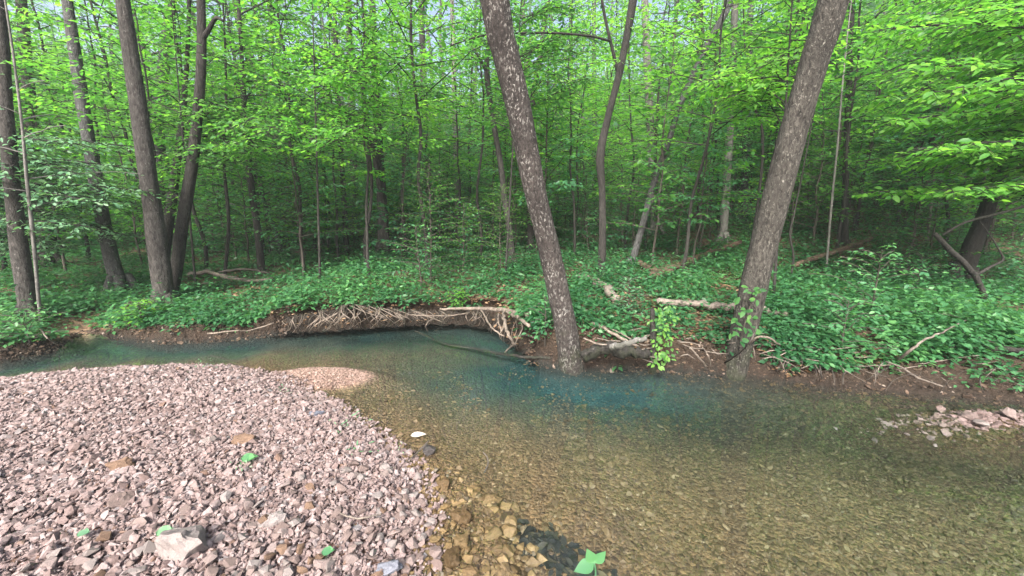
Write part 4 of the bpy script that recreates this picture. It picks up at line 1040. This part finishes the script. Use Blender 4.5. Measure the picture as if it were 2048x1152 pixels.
L.add(p, np.stack([q.normal(0, 1, n), -np.abs(q.normal(.4, .4, n)), q.normal(-.5, .3, n)], -1), np.array([0, -.9, .6]) + q.normal(0, .3, (n, 3)), q.uniform(.03, .065, n), np.clip(q.normal(.7, .2, n), 0, 1))
link('vine_leaves', L.mesh('vine_leaves', M['leaf'], LEAF7), st)
b = on_ground(1490, 735)
iv = thing('vine', 'climbing vine of broad pale leaves on the foot of the furrowed leaning trunk', 'vine', b)
L = Leaves(); pts = [(1490, 582), (1478, 596), (1506, 590), (1515, 602), (1486, 622), (1500, 618), (1520, 580), (1470, 650), (1492, 655), (1505, 665), (1480, 680), (1498, 640), (1472, 632), (1512, 630), (1466, 664)]
pp = np.array([at_y(x + q.normal(0, 5), y + q.normal(0, 4), b[1] - .17 - .05 * q.uniform(0, 1)) - b for x, y in pts for _ in range(3)]); n = len(pp)
L.add(pp, np.stack([q.normal(0, 1, n), np.full(n, -.4), q.normal(-.3, .3, n)], -1), np.array([0, -.7, .7]) + q.normal(0, .25, (n, 3)), q.uniform(.045, .085, n), np.clip(q.normal(.5, .2, n), 0, 1))
sp = smooth_path(np.array([at_y(x, y, b[1] - .14) - b for x, y in [(1480, 720), (1484, 670), (1498, 620), (1512, 580)]]), 14); W = MB(); W.add(*tube(sp, .008, 5))
link('stem', W.mesh('stem', M['twig']), iv); link('leaves', L.mesh('leaves', M['leaf'], LEAF7), iv)
# small plants
b = on_ground(1190, 1160)
pl = thing('seedling', 'green seedling with three pointed leaves growing at the water edge in front', 'seedling', b)
W = MB(); L = Leaves()
top = at_y(1188, 1124, b[1]) - b
W.add(*tube(smooth_path(np.array([[0, 0, -.02], top * .5 + [.005, 0, 0], top]), 8), [.004] * 8, 5))
tips = [(1150, 1140), (1176, 1104), (1210, 1108)]
pp = np.array([top * .92, top, top]); dd = np.array([at_y(x, y, b[1] - .02) - b for x, y in tips]) - pp
L.add(pp, dd, np.array([[0, -.45, 1], [-.25, -.9, .5], [.3, -.8, .6]]), np.linalg.norm(dd, axis=1) * 1.1, np.array([.5, .7, .6]))
link('stem', W.mesh('stem', M['leaf_pale']), pl); link('leaves', L.mesh('leaves', M['leaf_under'], LEAFB), pl)
for (x, y, w, lab, mat) in [(333, 1088, 34, 'fresh green leaf standing among the stones by the largest pale stone', 'leaf_pale'), (500, 935, 32, 'dark green leaf lying on the gravel below the wedge stone', 'leaf_under'),
                            (658, 1128, 26, 'folded green leaf stuck upright between stones low on the gravel', 'leaf_under'), (170, 1092, 22, 'small pale green leaf between stones low on the gravel', 'leaf_pale'),
                            (838, 880, 32, 'bleached dead leaf floating on the shallows near the gravel edge', 'pale')]:
    p = on_ground(x, y); p = np.array([p[0], p[1], max(p[2], 0) + (.05 if y != 880 else .006)])
    M.setdefault('pale', leaf_mat('bleached_leaf', (.45, .40, .36), (.5, .46, .42), (.55, .5, .47), .1))
    L = Leaves(); s = w / FPX * zc(p)
    L.add(np.zeros((2, 3)) + [[-s / 2, 0, 0], [-s * .3, .02, .0]], np.array([[1, .25, .15], [1, -.3, .3]]), np.array([[0, -.5, 1], [.2, -.6, .8]]) if y != 880 else np.array([[0, 0, 1], [0.1, 0, 1]]), np.array([s, s * .7]), np.array([.5, .7]))
    tag(link('leaf', L.mesh('leaf', M[mat], LEAFB), None, p), lab, 'leaf')
for (x, y, w, lab) in [(693, 862, 50, 'sparse light green weed sprouting near the upper gravel edge'), (712, 915, 50, 'sparse weed with thin stems in the gravel below the upper edge weed'), (800, 910, 26, 'small weed at the waterline beside the bent dark twig'),
                       (568, 790, 26, 'tiny weed at the water edge by the sandbar'), (408, 740, 26, 'small weed at the far rim of the gravel bar'), (480, 945, 30, 'flat weed beside the dark green leaf on the gravel')]:
    p = on_ground(x, y); s = w / FPX * zc(p)
    leafy('weed', lab, 'weed', p, np.array([[0, 0, 0], [.01, 0, s * .2], [.0, 0, s * .35]]), 'leaf_pale', s * .22, 24, s * .28, int(x), LEAFL, wood_r=.002)
# leaf pack under the water in front
b = on_ground(1120, 1120); n = 420
q = np.random.default_rng(12)
u = q.uniform(-.5, .5, n); p = np.stack([u * .34 + q.normal(0, .045, n), -u * .26 + q.normal(0, .045, n), 0 * u], -1)
zz = ground(p[:, :2] + b[:2])[0] - b[2]; p[:, 2] = zz + q.uniform(.004, .016, n)
M['sludge'] = leaf_mat('sodden_leaf', (.008, .010, .010), (.018, .020, .017), (.07, .06, .035), .0, .6, .2)
L = Leaves(); L.add(p, q.normal(0, 1, (n, 3)) * [1, 1, .1], np.array([0, 0, 1]) + q.normal(0, .2, (n, 3)), q.uniform(.03, .075, n), q.beta(1.2, 3, n))
tag(link('leaf_pile', L.mesh('leaf_pile', M['sludge'], LEAF7), None, b), 'dark sodden leaf pile under the shallow water in front of the seedling', 'leaf pile')
# ferns on the far bank
def fern(px, py, hpx, label, seed, group=None):
    q = np.random.default_rng(seed); b = on_ground(px, py); s = hpx / FPX * zc(b)
    root = thing('fern', label, 'fern', b, group); W, L = MB(), Leaves()
    for a in np.linspace(0, 6.28, 9)[:-1] + q.uniform(0, 1):
        t_ = np.linspace(0, 1, 12); ln = s * q.uniform(.8, 1.2)
        sp = np.stack([math.cos(a) * t_ * ln * .9, math.sin(a) * t_ * ln * .9, ln * (.9 * t_ - .75 * t_ ** 2)], -1); W.add(*tube(sp, .003, 4))
        for sg in (1, -1):
            pp = smooth_path(sp[2:], 22); f = np.linspace(0, 1, 22)
            o = np.array([-math.sin(a), math.cos(a), 0]) * sg + np.array([math.cos(a), math.sin(a), 0]) * .4
            L.add(pp, np.tile(o, (22, 1)) + q.normal(0, .08, (22, 3)), np.tile([0, 0, 1.0], (22, 1)) + q.normal(0, .15, (22, 3)), ln * .24 * (1 - f) ** .7 + .01, np.clip(q.normal(.5, .15, 22), 0, 1))
    link('stem', W.mesh('stem', M['herb']), root); link('fronds', L.mesh('fronds', M['leaf_under'], LEAFL), root)
for j, (x, y, h, lab) in enumerate([(215, 648, 44, 'spreading fern on the bank beside the sandy inlet'), (250, 636, 40, 'fern under the mossy foot of the clump of stems'), (40, 668, 40, 'fern topping the mound at the edge of the water'),
                                    (1640, 735, 44, 'fern hanging over the dark water past the furrowed trunk'), (1690, 690, 60, 'tall fern in the herbs past the furrowed trunk'), (1095, 640, 36, 'fern tucked against the lichen trunk'), (1600, 640, 40, 'fern behind the weathered log end'), (120, 610, 40, 'fern at the foot of the purplish grey trunk')]):
    fern(x, y, h, lab, 500 + j)
# bushes leaning over the bank
for j, (x, y, h, R3, mat, lab) in enumerate([(1090, 690, .5, .28, 'leaf_under', 'leafy bush overhanging the pool against the lichen trunk'), (920, 622, .3, .3, 'leaf_bright', 'bright light green bush on the lip of the undercut bank'),
                                             (1680, 710, .55, .5, 'leaf_under', 'dense dark bush overhanging the water past the furrowed trunk'), (285, 650, .3, .3, 'leaf_bright', 'light green bush at the water below the clump of stems'),
                                             (60, 690, .35, .5, 'herb', 'dense bush mounding over the dark near edge of the inlet'), (1740, 640, .8, .7, 'leaf_under', 'dark broad bush on the slope above the dirt bank'), (1830, 590, .6, .6, 'leaf_under', 'dark bush on the slope before the broken stump'),
                                             (1255, 640, .5, .3, 'leaf_pale', 'pale upright bush behind the bare soil between the leaning trunks')]):
    qd = np.random.default_rng(600 + j); b = on_ground(x, y); root = thing('bush', lab, 'bush', b); W, L = MB(), Leaves()
    path = np.stack([np.zeros(6), np.zeros(6), np.linspace(-.03, h, 6)], -1); rr_ = np.linspace(.012, .003, 6)
    W.add(*tube(path, rr_, 5)); branches(path, rr_, qd, .02, 22, R3, L, W, .055, .05, .035, .16, .5)
    link('stem', W.mesh('stem', M['twig']), root); link('leaves', L.mesh('leaves', M[mat], LEAF7), root)
# near trees just outside the frame whose branches reach into it
def near_tree(name, label, X, Y, H, limbs, leaf, lsize, seed, r0=.06, tm=LEAF7, tint=.5):
    q = np.random.default_rng(seed); b = np.array([X, Y, gz(X, Y)]); root = thing(name, label, 'tree', b); W, L = MB(), Leaves()
    n = 12; path = np.stack([np.linspace(0, .3, n) * (1 if X < 0 else -1), np.zeros(n), np.linspace(-.1, H, n)], -1); rr_ = np.linspace(r0, r0 * .25, n)
    W.add(*tube(path, rr_, 9, .1, seed))
    for (z0, pts) in limbs:
        p0 = np.array([np.interp(z0, path[:, 2], path[:, 0]), 0, z0]); bp = smooth_path(np.vstack([p0, [np.asarray(p) - b for p in pts]]), 12)
        W.add(*tube(bp, np.linspace(r0 * .4, .004, 12), 6, cap=False)); spray(L, bp, q, .75, .055, lsize, lsize * .55, .15, .4, W, .12, tint)
    branches(path, rr_, q, H * .6, 14, 2.2, L, W, lsize, .22, lsize * .8, .6)
    link('trunk', W.mesh('trunk', M['bark_dark']), root); link('crown', L.mesh('crown', M[leaf], tm), root)
def limb_set(seed, n, x0, x1, y0, y1, Y0, Y1, ox, zlo, zhi, reach):
    q = np.random.default_rng(seed); out = []
    for _ in range(n):
        xb, yb, Yb_ = q.uniform(x0, x1), q.uniform(y0, y1), q.uniform(Y0, Y1)
        f = 1 - (yb - y0) / (y1 - y0)
        xa = xb + ox * reach * q.uniform(.6, 1.3)
        out.append((zlo + (zhi - zlo) * f, [at_y(xa, yb - q.uniform(0, 30), Yb_ + q.uniform(-.1, .5)), at_y(xb, yb, Yb_)]))
    return out
near_tree('overhanging_tree', 'overhanging tree with large yellow green leaves reaching in at the edge of the view', 6.9, 4.9, 7.0,
          limb_set(1, 36, 1740, 2040, -30, 400, 4.2, 6.2, 1, 1.0, 3.6, 230), 'leaf_bright', .10, 700)
near_tree('overhanging_tree', 'overhanging tree with small pale bluish leaves reaching in across the purplish trunk', -8.6, 5.6, 6.0,
          limb_set(2, 26, 10, 280, 285, 500, 4.9, 6.4, -1, .9, 2.3, 220), 'leaf_pale', .07, 701)
b = on_ground(640, 575)
near_tree('understory_tree', 'slender understory tree whose long yellow green spray crosses before the dark tapering trunk', b[0], b[1], 4.6,
          limb_set(3, 14, 470, 760, 90, 300, b[1] - 1.2, b[1] + .8, .2, 1.8, 3.6, 150), 'leaf_bright', .085, 702, .022)
b = on_ground(1548, 600)
near_tree('understory_tree', 'slender understory tree with bright big leaves beside the furrowed leaning trunk', b[0], b[1], 4.6,
          limb_set(4, 10, 1390, 1560, 90, 240, b[1] - .8, b[1] + .8, .5, 1.8, 3.4, 120), 'leaf_bright', .085, 703, .02)
b = on_ground(1010, 560)
near_tree('understory_tree', 'slender understory tree holding green leaf layers behind the top of the lichen trunk', b[0], b[1], 5.0,
          limb_set(5, 12, 880, 1250, 20, 200, b[1] - .5, b[1] + 1.2, -.2, 2.4, 4.2, 150), 'leaf', .085, 704, .022)
b = on_ground(392, 590)
near_tree('understory_tree', 'slender understory tree with leaf layers crossing the stems of the clump', b[0], b[1], 4.4,
          limb_set(6, 14, 230, 520, 150, 400, b[1] - 1.0, b[1] + .3, .4, 1.2, 3.4, 120), 'leaf', .075, 705, .02)

# ------------------------------------------------------------------ the damp air of the woods
m, nt, out = new_mat('haze')
pv = N(nt, 'ShaderNodeVolumePrincipled')
pv.inputs['Color'].default_value = (.80, .93, .95, 1); pv.inputs['Density'].default_value = .0022; pv.inputs['Anisotropy'].default_value = .2
nt.links.new(pv.outputs[0], out.inputs['Volume'])
bm = bmesh.new(); bmesh.ops.create_cube(bm, size=1.0)
for v in bm.verts: v.co = Vector((v.co.x * 300, v.co.y * 200 + 60, -9 if v.co.z < 0 else 42))
me = bpy.data.meshes.new('haze'); bm.to_mesh(me); bm.free(); me.materials.append(m)
tag(link('haze', me), None, None, kind='stuff')
